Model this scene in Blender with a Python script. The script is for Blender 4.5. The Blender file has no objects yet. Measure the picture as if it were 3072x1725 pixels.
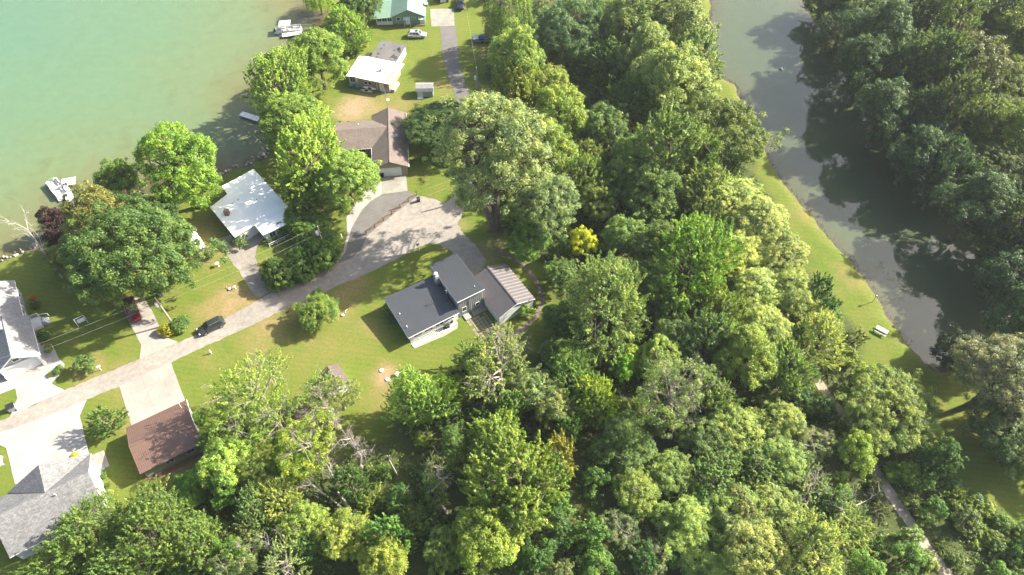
import bpy, math, random
import numpy as np
from mathutils import Vector, Matrix
from mathutils.geometry import tessellate_polygon

random.seed(7)
rng = np.random.default_rng(11)
PI = math.pi
SC = bpy.context.scene
COL = SC.collection

# ------------------------------------------------------------------ camera
CAM_H, PITCH, FPX = 104.0, math.radians(53.0), 2130.0
cam_d = bpy.data.cameras.new('camera')
cam = bpy.data.objects.new('camera', cam_d)
COL.objects.link(cam)
cam.location = (0, 0, CAM_H)
cam.rotation_euler = (math.radians(90) - PITCH, 0, 0)
cam_d.sensor_width = 36.0
cam_d.lens = 36.0 * FPX / 3072.0
cam_d.clip_start, cam_d.clip_end = 1.0, 8000.0
SC.camera = cam

# ------------------------------------------------------------------ sky, sun, exposure
SUN_EL, SUN_AZ = math.radians(34.5), math.radians(20.0)      # azimuth from +x towards +y
world = bpy.data.worlds.new('World')
SC.world = world
world.use_nodes = True
wn = world.node_tree
bg = wn.nodes['Background']
sky = wn.nodes.new('ShaderNodeTexSky')
sky.sky_type = 'NISHITA'
sky.sun_disc = False
sky.sun_elevation = SUN_EL
sky.sun_rotation = PI / 2 - SUN_AZ
sky.air_density, sky.dust_density, sky.ozone_density = 1.0, 4.0, 1.0
wn.links.new(sky.outputs['Color'], bg.inputs['Color'])
bg.inputs['Strength'].default_value = 0.095
sun_d = bpy.data.lights.new('sun', 'SUN')
sun_d.energy = 5.0
sun_d.angle = math.radians(0.6)
sun_d.color = (1.0, 0.93, 0.80)
sun = bpy.data.objects.new('sun', sun_d)
COL.objects.link(sun)
sdir = Vector((math.cos(SUN_EL) * math.cos(SUN_AZ), math.cos(SUN_EL) * math.sin(SUN_AZ), math.sin(SUN_EL)))
sun.rotation_euler = (-sdir).to_track_quat('-Z', 'Y').to_euler()
sun.location = sdir * 300
SC.view_settings.view_transform = 'Standard'
SC.view_settings.look = 'None'
SC.view_settings.exposure = 1.84
SC.view_settings.gamma = 1.0
SC.view_settings.use_curve_mapping = False
SC.cycles.use_adaptive_sampling = True
SC.cycles.adaptive_threshold = 0.02
SC.cycles.max_bounces = 6
SC.cycles.diffuse_bounces = 3
SC.cycles.glossy_bounces = 2
SC.cycles.transmission_bounces = 3
SC.cycles.caustics_reflective = False
SC.cycles.caustics_refractive = False


# ------------------------------------------------------------------ survey: photograph pixel -> point of the place at height z
def G(x, y, z=0.0):
    u, v = (x - 1536.0) / FPX, (y - 862.5) / FPX
    dx, dy, dz = u, math.cos(PITCH) - v * math.sin(PITCH), -math.sin(PITCH) - v * math.cos(PITCH)
    t = (z - CAM_H) / dz
    return Vector((dx * t, dy * t, z))


def depth(p):
    return p[1] * math.cos(PITCH) + (CAM_H - p[2]) * math.sin(PITCH)


# ------------------------------------------------------------------ helpers
class MB:
    def __init__(s):
        s.v, s.f = [], []

    def add(s, vs, fs):
        n = len(s.v)
        s.v += [tuple(p) for p in vs]
        s.f += [tuple(i + n for i in f) for f in fs]
        return s

    def box(s, x0, y0, z0, x1, y1, z1):
        return s.add([(x0, y0, z0), (x1, y0, z0), (x1, y1, z0), (x0, y1, z0), (x0, y0, z1), (x1, y0, z1), (x1, y1, z1), (x0, y1, z1)],
                     [(0, 3, 2, 1), (4, 5, 6, 7), (0, 1, 5, 4), (1, 2, 6, 5), (2, 3, 7, 6), (3, 0, 4, 7)])

    def prism(s, poly, z0, z1):
        n = len(poly)
        vs = [(p[0], p[1], z0) for p in poly] + [(p[0], p[1], z1) for p in poly]
        tr = tessellate_polygon([[Vector((p[0], p[1], 0)) for p in poly]])
        fs = [tuple(reversed(t)) for t in tr] + [tuple(i + n for i in t) for t in tr]
        fs += [(i, (i + 1) % n, (i + 1) % n + n, i + n) for i in range(n)]
        return s.add(vs, fs)

    def slab(s, pts, th):
        p = [Vector(q) for q in pts]
        nrm = (p[1] - p[0]).cross(p[2] - p[0]).normalized()
        if nrm.z < 0:
            p.reverse()
            nrm = -nrm
        n = len(p)
        vs = p + [q - nrm * th for q in p]
        fs = [tuple(range(n)), tuple(reversed(range(n, 2 * n)))]
        fs += [(i, i + n, (i + 1) % n + n, (i + 1) % n) for i in range(n)]
        return s.add(vs, fs)

    def tube(s, pts, rad, n=6, cap=True):
        pts = [Vector(p) for p in pts]
        if not hasattr(rad, '__len__'):
            rad = [rad] * len(pts)
        base = len(s.v)
        for i, p in enumerate(pts):
            d = (pts[min(i + 1, len(pts) - 1)] - pts[max(i - 1, 0)])
            d = d.normalized() if d.length > 1e-6 else Vector((0, 0, 1))
            a = d.cross(Vector((0.31, 0.95, 0.05)) if abs(d.y) < 0.9 else Vector((1, 0, 0))).normalized()
            b = d.cross(a)
            for k in range(n):
                t = 2 * PI * k / n
                q = p + (a * math.cos(t) + b * math.sin(t)) * rad[i]
                s.v.append((q.x, q.y, q.z))
        for i in range(len(pts) - 1):
            for k in range(n):
                s.f.append((base + i * n + k, base + i * n + (k + 1) % n, base + (i + 1) * n + (k + 1) % n, base + (i + 1) * n + k))
        if cap:
            s.f.append(tuple(base + k for k in reversed(range(n))))
            s.f.append(tuple(base + (len(pts) - 1) * n + k for k in range(n)))
        return s

    def lathe(s, prof, n=12, c=(0, 0)):
        base = len(s.v)
        for (r, z) in prof:
            for k in range(n):
                t = 2 * PI * k / n
                s.v.append((c[0] + r * math.cos(t), c[1] + r * math.sin(t), z))
        for i in range(len(prof) - 1):
            for k in range(n):
                s.f.append((base + i * n + k, base + i * n + (k + 1) % n, base + (i + 1) * n + (k + 1) % n, base + (i + 1) * n + k))
        s.f.append(tuple(base + k for k in reversed(range(n))))
        s.f.append(tuple(base + (len(prof) - 1) * n + k for k in range(n)))
        return s

    def mesh(s, name, mat, smooth=False):
        me = bpy.data.meshes.new(name)
        me.from_pydata(s.v, [], s.f)
        me.materials.append(mat)
        if smooth:
            me.polygons.foreach_set('use_smooth', [True] * len(me.polygons))
        me.update()
        return me

    def build(s, name, mat, parent=None, smooth=False):
        return obj(name, s.mesh(name, mat, smooth), parent)


def obj(name, me, parent=None):
    o = bpy.data.objects.new(name, me)
    COL.objects.link(o)
    if parent is not None:
        o.parent = parent
    return o


def tag(o, label=None, cat=None, group=None, kind=None):
    if label: o['label'] = label
    if cat: o['category'] = cat
    if group: o['group'] = group
    if kind: o['kind'] = kind
    return o


def thing(name, label, cat, loc=(0, 0, 0), rz=0.0, group=None):
    o = bpy.data.objects.new(name, None)
    COL.objects.link(o)
    o.location = loc
    o.rotation_euler = (0, 0, rz)
    o.empty_display_size = 0.3
    return tag(o, label, cat, group)


# ------------------------------------------------------------------ materials
def new_mat(name):
    m = bpy.data.materials.new(name)
    m.use_nodes = True
    nt = m.node_tree
    return m, nt, nt.nodes['Principled BSDF']


def N(nt, t, **kw):
    n = nt.nodes.new(t)
    for k, v in kw.items():
        setattr(n, k, v)
    return n


def noise(nt, scale, detail=4, rough=0.6, vec=None, dist=0.0):
    n = N(nt, 'ShaderNodeTexNoise')
    n.inputs['Scale'].default_value = scale
    n.inputs['Detail'].default_value = detail
    n.inputs['Roughness'].default_value = rough
    n.inputs['Distortion'].default_value = dist
    if vec is not None:
        nt.links.new(vec, n.inputs['Vector'])
    return n.outputs['Fac']


def ramp(nt, fac, stops):
    r = N(nt, 'ShaderNodeValToRGB')
    el = r.color_ramp.elements
    while len(el) < len(stops):
        el.new(0.5)
    for e, (p, c) in zip(el, stops):
        e.position = p
        e.color = (c, c, c, 1) if not hasattr(c, '__len__') else tuple(c) + (1,)
    nt.links.new(fac, r.inputs['Fac'])
    return r.outputs['Color']


def mix(nt, fac, a, b, mode='MIX'):
    m = N(nt, 'ShaderNodeMix', data_type='RGBA', blend_type=mode)
    for sock, v in ((m.inputs['Factor'], fac), (m.inputs['A'], a), (m.inputs['B'], b)):
        if isinstance(v, (int, float)):
            sock.default_value = v
        elif isinstance(v, tuple):
            sock.default_value = v + (1,) if len(v) == 3 else v
        else:
            nt.links.new(v, sock)
    return m.outputs['Result']


def bump(nt, bsdf, h, strength=0.3, dist=0.05):
    b = N(nt, 'ShaderNodeBump')
    b.inputs['Strength'].default_value = strength
    b.inputs['Distance'].default_value = dist
    nt.links.new(h, b.inputs['Height'])
    nt.links.new(b.outputs['Normal'], bsdf.inputs['Normal'])


def coords(nt):
    return N(nt, 'ShaderNodeTexCoord').outputs['Object']


def simple(name, col, rough=0.7, var=0.15, scale=1.5, metal=0.0, bmp=0.0, fine=14.0):
    k = 0.82 if name.startswith(('white', 'lamp', 'membrane_white', 'foam')) else 0.63
    col = tuple(x * k for x in col)
    m, nt, b = new_mat(name)
    c = coords(nt)
    n1 = noise(nt, scale, 5, 0.6, c)
    n2 = noise(nt, fine, 3, 0.6, c)
    f = mix(nt, 0.4, n1, n2)
    lo = tuple(x * (1 - var) for x in col)
    hi = tuple(min(1, x * (1 + var)) for x in col)
    nt.links.new(ramp(nt, f, [(0.3, lo), (0.7, hi)]), b.inputs['Base Color'])
    b.inputs['Roughness'].default_value = rough
    b.inputs['Metallic'].default_value = metal
    if name.startswith('concrete'):
        mp = N(nt, 'ShaderNodeMapping')
        mp.inputs['Rotation'].default_value = (0, 0, math.radians(-32))
        nt.links.new(c, mp.inputs['Vector'])
        jt = N(nt, 'ShaderNodeTexBrick', offset=0.0)
        for key, val in (('Scale', 1.0), ('Brick Width', 3.0), ('Row Height', 3.0), ('Mortar Size', 0.035)):
            jt.inputs[key].default_value = val
        jt.inputs['Color1'].default_value = jt.inputs['Color2'].default_value = (1, 1, 1, 1)
        jt.inputs['Mortar'].default_value = (0.84, 0.82, 0.79, 1)
        nt.links.new(mp.outputs[0], jt.inputs['Vector'])
        src = b.inputs['Base Color'].links[0].from_socket
        stain = ramp(nt, noise(nt, 0.22, 6, 0.7, c, 0.8), [(0.35, 0.80), (0.6, 1.0)])
        nt.links.new(mix(nt, 1.0, mix(nt, 1.0, src, jt.outputs['Color'], 'MULTIPLY'), stain, 'MULTIPLY'), b.inputs['Base Color'])
    if bmp:
        bump(nt, b, f, bmp, 0.03)
    return m


def shingle_mat(name, c1, c2, c3):
    c1, c2, c3 = [tuple(x * 0.63 for x in q) for q in (c1, c2, c3)]
    m, nt, b = new_mat(name)
    co = coords(nt)
    br = N(nt, 'ShaderNodeTexBrick')
    br.inputs['Scale'].default_value = 1.0
    br.inputs['Brick Width'].default_value = 0.5
    br.inputs['Row Height'].default_value = 0.22
    br.inputs['Mortar Size'].default_value = 0.012
    br.inputs['Color1'].default_value = c1 + (1,)
    br.inputs['Color2'].default_value = c2 + (1,)
    br.inputs['Mortar'].default_value = c3 + (1,)
    nt.links.new(co, br.inputs['Vector'])
    n1 = noise(nt, 0.5, 5, 0.65, co)
    n2 = noise(nt, 3.0, 4, 0.75, co)
    col = mix(nt, ramp(nt, n2, [(0.42, 0.0), (0.60, 1.0)]), br.outputs['Color'], c3, 'MIX')
    col = mix(nt, 0.8, br.outputs['Color'], col)
    col = mix(nt, 1.0, col, ramp(nt, n1, [(0.3, 0.82), (0.7, 1.1)]), 'MULTIPLY')
    nt.links.new(col, b.inputs['Base Color'])
    b.inputs['Roughness'].default_value = 0.9
    bump(nt, b, n2, 0.3, 0.02)
    return m


def leaf_mat():
    m, nt, b = new_mat('leaf')
    oi = N(nt, 'ShaderNodeObjectInfo')
    at = N(nt, 'ShaderNodeAttribute', attribute_name='tint')
    v = ramp(nt, at.outputs['Fac'], [(0.0, (0.50, 0.56, 0.52)), (0.5, (1.0, 1.0, 1.0)), (1.0, (1.55, 1.38, 1.20))])
    col = mix(nt, 1.0, oi.outputs['Color'], v, 'MULTIPLY')
    co = coords(nt)
    nz = noise(nt, 0.42, 3, 0.6, co)
    col = mix(nt, 1.0, col, ramp(nt, nz, [(0.34, (0.74, 0.84, 0.86)), (0.66, (1.26, 1.16, 1.02))]), 'MULTIPLY')
    rv = N(nt, 'ShaderNodeMath', operation='MULTIPLY_ADD')
    nt.links.new(oi.outputs['Random'], rv.inputs[0])
    rv.inputs[1].default_value = 0.3
    rv.inputs[2].default_value = 0.85
    col = mix(nt, 1.0, col, rv.outputs[0], 'MULTIPLY')
    col = mix(nt, 1.0, col, (1.62, 1.66, 1.50), 'MULTIPLY')
    nt.links.new(col, b.inputs['Base Color'])
    b.inputs['Roughness'].default_value = 0.5
    b.inputs['Specular IOR Level'].default_value = 0.3
    tr = N(nt, 'ShaderNodeBsdfTranslucent')
    tc = mix(nt, 1.0, col, (1.30, 1.35, 0.75), 'MULTIPLY')
    nt.links.new(tc, tr.inputs['Color'])
    ms = N(nt, 'ShaderNodeMixShader')
    ms.inputs[0].default_value = 0.48
    nt.links.new(b.outputs[0], ms.inputs[1])
    nt.links.new(tr.outputs[0], ms.inputs[2])
    nt.links.new(ms.outputs[0], nt.nodes['Material Output'].inputs['Surface'])
    return m


M = {}
M['leaf'] = leaf_mat()
M['bark'] = simple('bark', (0.16, 0.125, 0.095), 0.9, 0.35, 2.0)
M['pale_bark'] = simple('pale_bark', (0.52, 0.48, 0.43), 0.85, 0.3, 1.5)
M['dead_wood'] = simple('dead_wood', (0.36, 0.31, 0.27), 0.9, 0.3, 1.5)
M['concrete'] = simple('concrete', (0.47, 0.45, 0.42), 0.85, 0.13, 0.35, 0, 0.1)
M['concrete_old'] = simple('concrete_old', (0.36, 0.34, 0.29), 0.9, 0.3, 0.6, 0, 0.1)
M['concrete_tan'] = simple('concrete_tan', (0.45, 0.40, 0.35), 0.9, 0.14, 0.3, 0, 0.1)
M['asphalt_dark'] = simple('asphalt_dark', (0.115, 0.105, 0.10), 0.9, 0.25, 0.5, 0, 0.15)
M['asphalt_mid'] = simple('asphalt_mid', (0.17, 0.16, 0.15), 0.9, 0.25, 0.5, 0, 0.15)
M['white_paint'] = simple('white_paint', (0.80, 0.79, 0.76), 0.5, 0.05)
M['white_siding'] = simple('white_siding', (0.74, 0.74, 0.72), 0.6, 0.07)
M['grey_siding'] = simple('grey_siding', (0.45, 0.46, 0.47), 0.6, 0.08)
M['blue_grey_siding'] = simple('blue_grey_siding', (0.40, 0.45, 0.49), 0.6, 0.08)
M['tan_siding'] = simple('tan_siding', (0.40, 0.33, 0.25), 0.7, 0.1)
M['green_siding'] = simple('green_siding', (0.22, 0.36, 0.29), 0.6, 0.08)
M['sage_siding'] = simple('sage_siding', (0.38, 0.42, 0.33), 0.7, 0.12)
M['glass'] = simple('glass', (0.03, 0.04, 0.045), 0.08, 0.2)
M['rubber'] = simple('rubber', (0.02, 0.02, 0.02), 0.8, 0.2)
M['steel'] = simple('steel', (0.55, 0.56, 0.57), 0.35, 0.1, 2, 0.8)
M['black_metal'] = simple('black_metal', (0.025, 0.025, 0.028), 0.5, 0.2)
M['brick'] = simple('brick', (0.36, 0.17, 0.10), 0.9, 0.3, 6)
M['stone'] = simple('stone', (0.55, 0.50, 0.43), 0.9, 0.3, 2)
M['timber'] = simple('timber', (0.42, 0.40, 0.37), 0.85, 0.2, 3)
M['pole_wood'] = simple('pole_wood', (0.52, 0.46, 0.33), 0.9, 0.2, 3)
M['rust_wood'] = simple('rust_wood', (0.20, 0.10, 0.06), 0.9, 0.3, 3)
M['wire'] = simple('wire', (0.45, 0.45, 0.43), 0.6, 0.1)
M['membrane'] = simple('white_membrane', (0.86, 0.87, 0.86), 0.6, 0.10, 0.5)
M['membrane_white'] = simple('membrane_white', (0.86, 0.85, 0.82), 0.6, 0.05, 0.4)
M['tar_roof'] = simple('tar_roof', (0.15, 0.145, 0.14), 0.85, 0.35, 0.35)
M['dark_roof'] = simple('dark_roof', (0.05, 0.05, 0.05), 0.9, 0.2)
M['slate_metal'] = simple('slate_metal', (0.082, 0.089, 0.102), 0.45, 0.08, 0.5, 0.2)
M['taupe_metal'] = simple('taupe_metal', (0.155, 0.14, 0.145), 0.5, 0.10, 0.5, 0.2)
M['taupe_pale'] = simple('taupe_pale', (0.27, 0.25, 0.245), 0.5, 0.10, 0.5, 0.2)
M['brown_metal'] = simple('brown_metal', (0.225, 0.135, 0.102), 0.5, 0.08, 0.5, 0.1)
M['green_metal'] = simple('green_metal', (0.27, 0.42, 0.31), 0.5, 0.06, 0.5, 0.1)
M['shingle_grey'] = shingle_mat('shingle_grey', (0.34, 0.34, 0.33), (0.24, 0.24, 0.24), (0.14, 0.14, 0.145))
M['shingle_pale'] = shingle_mat('shingle_pale', (0.46, 0.45, 0.43), (0.36, 0.35, 0.34), (0.25, 0.25, 0.25))
M['shingle_brown'] = shingle_mat('shingle_brown', (0.255, 0.20, 0.168), (0.21, 0.166, 0.142), (0.16, 0.128, 0.112))
M['shingle_dark'] = shingle_mat('shingle_dark', (0.22, 0.165, 0.145), (0.17, 0.13, 0.115), (0.11, 0.085, 0.08))
M['red'] = simple('red', (0.45, 0.02, 0.02), 0.3, 0.1)
M['teal'] = simple('teal', (0.02, 0.28, 0.42), 0.35, 0.1)
M['tarp_blue'] = simple('tarp_blue', (0.02, 0.07, 0.22), 0.6, 0.2)
M['tarp_slate'] = simple('tarp_slate', (0.045, 0.055, 0.085), 0.5, 0.3, 2.5, 0, 0.4)
M['yellow_flower'] = simple('yellow_flower', (0.55, 0.42, 0.03), 0.8, 0.3, 5)
M['vinyl'] = simple('vinyl', (0.75, 0.70, 0.64), 0.5, 0.08)
M['plastic_grey'] = simple('plastic_grey', (0.35, 0.37, 0.39), 0.5, 0.1)
M['mulch'] = simple('mulch', (0.20, 0.11, 0.07), 0.95, 0.4, 3)
M['paver'] = simple('paver', (0.34, 0.29, 0.21), 0.9, 0.25, 2)
M['brick_path'] = simple('brick_path', (0.24, 0.18, 0.145), 0.95, 0.3, 1.2, 0, 0.2)
M['lamp_white'] = simple('lamp_white', (0.85, 0.85, 0.83), 0.4, 0.03)
M['foam'] = simple('foam', (0.8, 0.82, 0.82), 0.6, 0.1)


def gravel_mat(name, c, stain):
    c, stain = [tuple(x * 0.66 for x in q) for q in (c, stain)]
    m, nt, b = new_mat(name)
    co = coords(nt)
    a, d, e = noise(nt, 0.12, 5, 0.6, co), noise(nt, 1.1, 5, 0.7, co), noise(nt, 9.0, 3, 0.7, co)
    col = ramp(nt, a, [(0.35, stain), (0.6, c)])
    col = mix(nt, 1.0, col, ramp(nt, d, [(0.3, 0.72), (0.7, 1.15)]), 'MULTIPLY')
    col = mix(nt, 1.0, col, ramp(nt, e, [(0.3, 0.72), (0.7, 1.2)]), 'MULTIPLY')
    nt.links.new(col, b.inputs['Base Color'])
    b.inputs['Roughness'].default_value = 0.95
    bump(nt, b, e, 0.4, 0.03)
    return m


M['road'] = gravel_mat('road', (0.385, 0.345, 0.297), (0.32, 0.287, 0.247))
M['gravel'] = gravel_mat('gravel', (0.38, 0.335, 0.285), (0.30, 0.265, 0.23))
M['sand_path'] = gravel_mat('sand_path', (0.52, 0.44, 0.33), (0.43, 0.355, 0.26))


def ground_mat():
    m, nt, b = new_mat('ground')
    co = coords(nt)
    A = lambda n: N(nt, 'ShaderNodeAttribute', attribute_name=n).outputs['Fac']
    big, mid, fin, tiny = noise(nt, 0.045, 4, 0.6, co), noise(nt, 0.35, 5, 0.65, co), noise(nt, 2.2, 4, 0.7, co), noise(nt, 9.0, 3, 0.7, co)
    lawn = mix(nt, ramp(nt, big, [(0.38, 0.0), (0.62, 1.0)]), (0.081, 0.124, 0.015), (0.104, 0.135, 0.021))
    lawn = mix(nt, ramp(nt, mid, [(0.40, 0.0), (0.64, 0.8)]), lawn, (0.126, 0.132, 0.028))
    # mowing lanes
    mp = N(nt, 'ShaderNodeMapping')
    mp.inputs['Rotation'].default_value = (0, 0, math.radians(8))
    nt.links.new(co, mp.inputs['Vector'])
    wv = N(nt, 'ShaderNodeTexWave', wave_type='BANDS', bands_direction='Y')
    wv.inputs['Scale'].default_value = 0.32
    wv.inputs['Distortion'].default_value = 2.0
    wv.inputs['Detail Scale'].default_value = 0.3
    nt.links.new(mp.outputs[0], wv.inputs['Vector'])
    lawn = mix(nt, 1.0, lawn, ramp(nt, wv.outputs['Fac'], [(0.0, 0.95), (1.0, 1.04)]), 'MULTIPLY')
    dryc = mix(nt, fin, (0.165, 0.125, 0.048), (0.26, 0.185, 0.09))
    dfac = N(nt, 'ShaderNodeMath', operation='MULTIPLY')
    nt.links.new(A('dry'), dfac.inputs[0])
    nt.links.new(ramp(nt, mid, [(0.25, 0.35), (0.6, 1.0)]), dfac.inputs[1])
    col = mix(nt, dfac.outputs[0], lawn, dryc)
    dirt = mix(nt, fin, (0.20, 0.145, 0.085), (0.30, 0.22, 0.14))
    dm = N(nt, 'ShaderNodeMath', operation='MULTIPLY')
    nt.links.new(A('dirt'), dm.inputs[0])
    nt.links.new(ramp(nt, mid, [(0.3, 0.3), (0.55, 1.0)]), dm.inputs[1])
    col = mix(nt, dm.outputs[0], col, dirt)
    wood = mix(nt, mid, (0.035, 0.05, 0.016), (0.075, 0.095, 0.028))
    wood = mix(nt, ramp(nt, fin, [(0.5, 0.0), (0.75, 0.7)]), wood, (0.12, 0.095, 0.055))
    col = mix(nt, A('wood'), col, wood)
    col = mix(nt, A('shore'), col, (0.17, 0.13, 0.08))
    col = mix(nt, 1.0, col, ramp(nt, tiny, [(0.28, 0.70), (0.72, 1.28)]), 'MULTIPLY')
    col = mix(nt, 1.0, col, ramp(nt, fin, [(0.3, 0.84), (0.7, 1.14)]), 'MULTIPLY')
    nt.links.new(col, b.inputs['Base Color'])
    b.inputs['Roughness'].default_value = 0.95
    b.inputs['Specular IOR Level'].default_value = 0.15
    bump(nt, b, tiny, 0.7, 0.08)
    return m


def water_mat(name, stops, rip, rough, ior=1.33):
    m, nt, b = new_mat(name)
    co = coords(nt)
    a = N(nt, 'ShaderNodeAttribute', attribute_name='depth')
    big = noise(nt, 0.05, 4, 0.6, co, 0.6)
    ad = N(nt, 'ShaderNodeMath', operation='MULTIPLY_ADD')
    nt.links.new(big, ad.inputs[0])
    ad.inputs[1].default_value = 0.30
    nt.links.new(a.outputs['Fac'], ad.inputs[2])
    sb = N(nt, 'ShaderNodeMath', operation='SUBTRACT')
    nt.links.new(ad.outputs[0], sb.inputs[0])
    sb.inputs[1].default_value = 0.15
    col = ramp(nt, sb.outputs[0], stops)
    weed = noise(nt, 0.16, 5, 0.65, co, 1.2)
    wf = N(nt, 'ShaderNodeMath', operation='MULTIPLY')
    nt.links.new(ramp(nt, weed, [(0.52, 0.0), (0.66, 0.5)]), wf.inputs[0])
    nt.links.new(ramp(nt, a.outputs['Fac'], [(0.05, 1.0), (0.5, 0.12)]), wf.inputs[1])
    col = mix(nt, wf.outputs[0], col, tuple(x * 0.72 for x in stops[1][1]))
    col = mix(nt, 1.0, col, ramp(nt, noise(nt, 0.4, 5, 0.7, co), [(0.3, 0.94), (0.7, 1.05)]), 'MULTIPLY')
    nt.links.new(col, b.inputs['Base Color'])
    b.inputs['Roughness'].default_value = rough
    b.inputs['IOR'].default_value = ior
    w1 = noise(nt, 1.6, 3, 0.55, co, 0.4)
    bump(nt, b, w1, rip, 0.05)
    return m


M['ground'] = ground_mat()
M['lake'] = water_mat('lake', [(0.0, (0.080, 0.064, 0.028)), (0.05, (0.118, 0.118, 0.052)), (0.22, (0.108, 0.145, 0.070)), (0.55, (0.093, 0.150, 0.083)), (1.0, (0.082, 0.148, 0.092))], 0.12, 0.12)
M['pond'] = water_mat('pond', [(0.0, (0.070, 0.068, 0.034)), (0.3, (0.062, 0.076, 0.040)), (1.0, (0.056, 0.072, 0.040))], 0.05, 0.0, 1.5)


# ------------------------------------------------------------------ plan geometry
def px(poly, z=0.0):
    return [tuple(G(x, y, z))[:2] for x, y in poly]


def sdist(P, poly):
    """signed distance of points to polygon, positive inside"""
    poly = np.array(poly, float)
    best = np.full(len(P), 1e9)
    inside = np.zeros(len(P), bool)
    n = len(poly)
    for i in range(n):
        a, b = poly[i], poly[(i + 1) % n]
        ab = b - a
        t = np.clip(((P - a) @ ab) / max(ab @ ab, 1e-9), 0, 1)
        d = np.hypot(*(P - a - t[:, None] * ab).T)
        best = np.minimum(best, d)
        c = ((a[1] > P[:, 1]) != (b[1] > P[:, 1]))
        with np.errstate(divide='ignore', invalid='ignore'):
            xi = (b[0] - a[0]) * (P[:, 1] - a[1]) / (b[1] - a[1]) + a[0]
        inside ^= c & (P[:, 0] < xi)
    return np.where(inside, best, -best)


WL = -0.45
LAKE = px([(-60, 800), (0, 783), (60, 762), (118, 742), (160, 692), (228, 640), (320, 612), (430, 580), (540, 566), (650, 545), (690, 512), (750, 494),
           (800, 470), (822, 400), (812, 330), (815, 250), (880, 170), (960, 110), (1000, 70), (985, 36), (925, 30), (905, 12), (930, -40), (960, -120)], WL)
LAKE += [(-60, 700), (-300, 2500), (-2500, 2500), (-2500, 40), (-160, 86)]
POND = px([(2150, -140), (2137, -30), (2130, 70), (2112, 140), (2140, 215), (2205, 255), (2255, 358), (2297, 453), (2320, 501), (2374, 573), (2434, 644), (2487, 716),
           (2565, 787), (2613, 859), (2660, 942), (2732, 1038), (2800, 1108), (2840, 1110), (2920, 1040), (3010, 970), (3090, 950), (3140, 900), (3060, 800),
           (2960, 700), (2870, 590), (2770, 460), (2660, 330), (2560, 210), (2470, 110), (2410, 20), (2390, -140)], WL)
WOOD = px([(1455, -130), (1462, 215), (1485, 310), (1480, 420), (1470, 600), (1500, 700), (1590, 760), (1680, 840), (1690, 990), (1600, 1060), (1400, 1110), (1310, 1180),
           (1190, 1280), (1010, 1370), (700, 1440), (600, 1480), (480, 1540), (330, 1600), (150, 1725), (100, 1900), (3300, 1900), (3250, 1700), (3072, 1600),
           (2960, 1530), (2850, 1450), (2740, 1330), (2650, 1230), (2600, 1100), (2570, 1000), (2460, 860), (2390, 740), (2290, 560), (2215, 430), (2160, 300), (2110, 210), (2080, 130), (2110, -130)])
EAST = px([(2420, -160), (2440, 20), (2500, 110), (2590, 210), (2690, 330), (2800, 460), (2900, 590), (2990, 700), (3090, 800), (3160, 900), (3100, 980), (3000, 1020),
           (2930, 1080), (2900, 1140), (3000, 1260), (3250, 1420), (3900, 1400), (3900, -160)])
DRY = [  # (pixel x, y, radius m, strength)
    (700, 905, 5.5, 1.0), (650, 930, 4.0, .9), (770, 920, 4.0, .9), (800, 990, 5.0, .8), (880, 940, 4.0, .6), (1060, 860, 4.0, .8), (1020, 900, 4.0, .8), (1010, 925, 3.5, .7),
    (640, 760, 4.0, .6), (610, 700, 4.0, .7), (760, 815, 3.5, .6), (360, 1130, 4.0, .5), (270, 1110, 3.5, .6), (400, 1180, 3.0, .6), (385, 1250, 2.5, .7), (1040, 860, 3, .5),
    (1160, 1125, 3.0, .9), (1150, 1180, 3.0, .6), (1095, 310, 6.0, .7), (1180, 320, 5.0, .6), (1340, 260, 3.0, .7), (1330, 190, 2.0, .6), (960, 1040, 4.0, .4), (1100, 985, 4, .4),
    (2420, 640, 4, .4), (2560, 830, 4, .4), (640, 1075, 3, .3), (1030, 1000, 6, .25), (900, 1060, 6, .15), (250, 1140, 2, .5), (1450, 165, 1.6, .9)]
DIRT = [(1055, 330, 4.5, 1.0), (1085, 310, 3.0, .8), (1040, 300, 2.0, .6), (1420, 800, 4.0, .8), (1450, 780, 3.0, .6), (1400, 770, 3.0, .5), (1470, 740, 3, .6), (575, 690, 2.0, .6), (630, 745, 1.5, .7),
        (1155, 1125, 1.6, .9), (700, 900, 3, .35), (520, 1400, 3.0, .5), (600, 1370, 2.0, .7), (1350, 690, 3, .6)]


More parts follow.
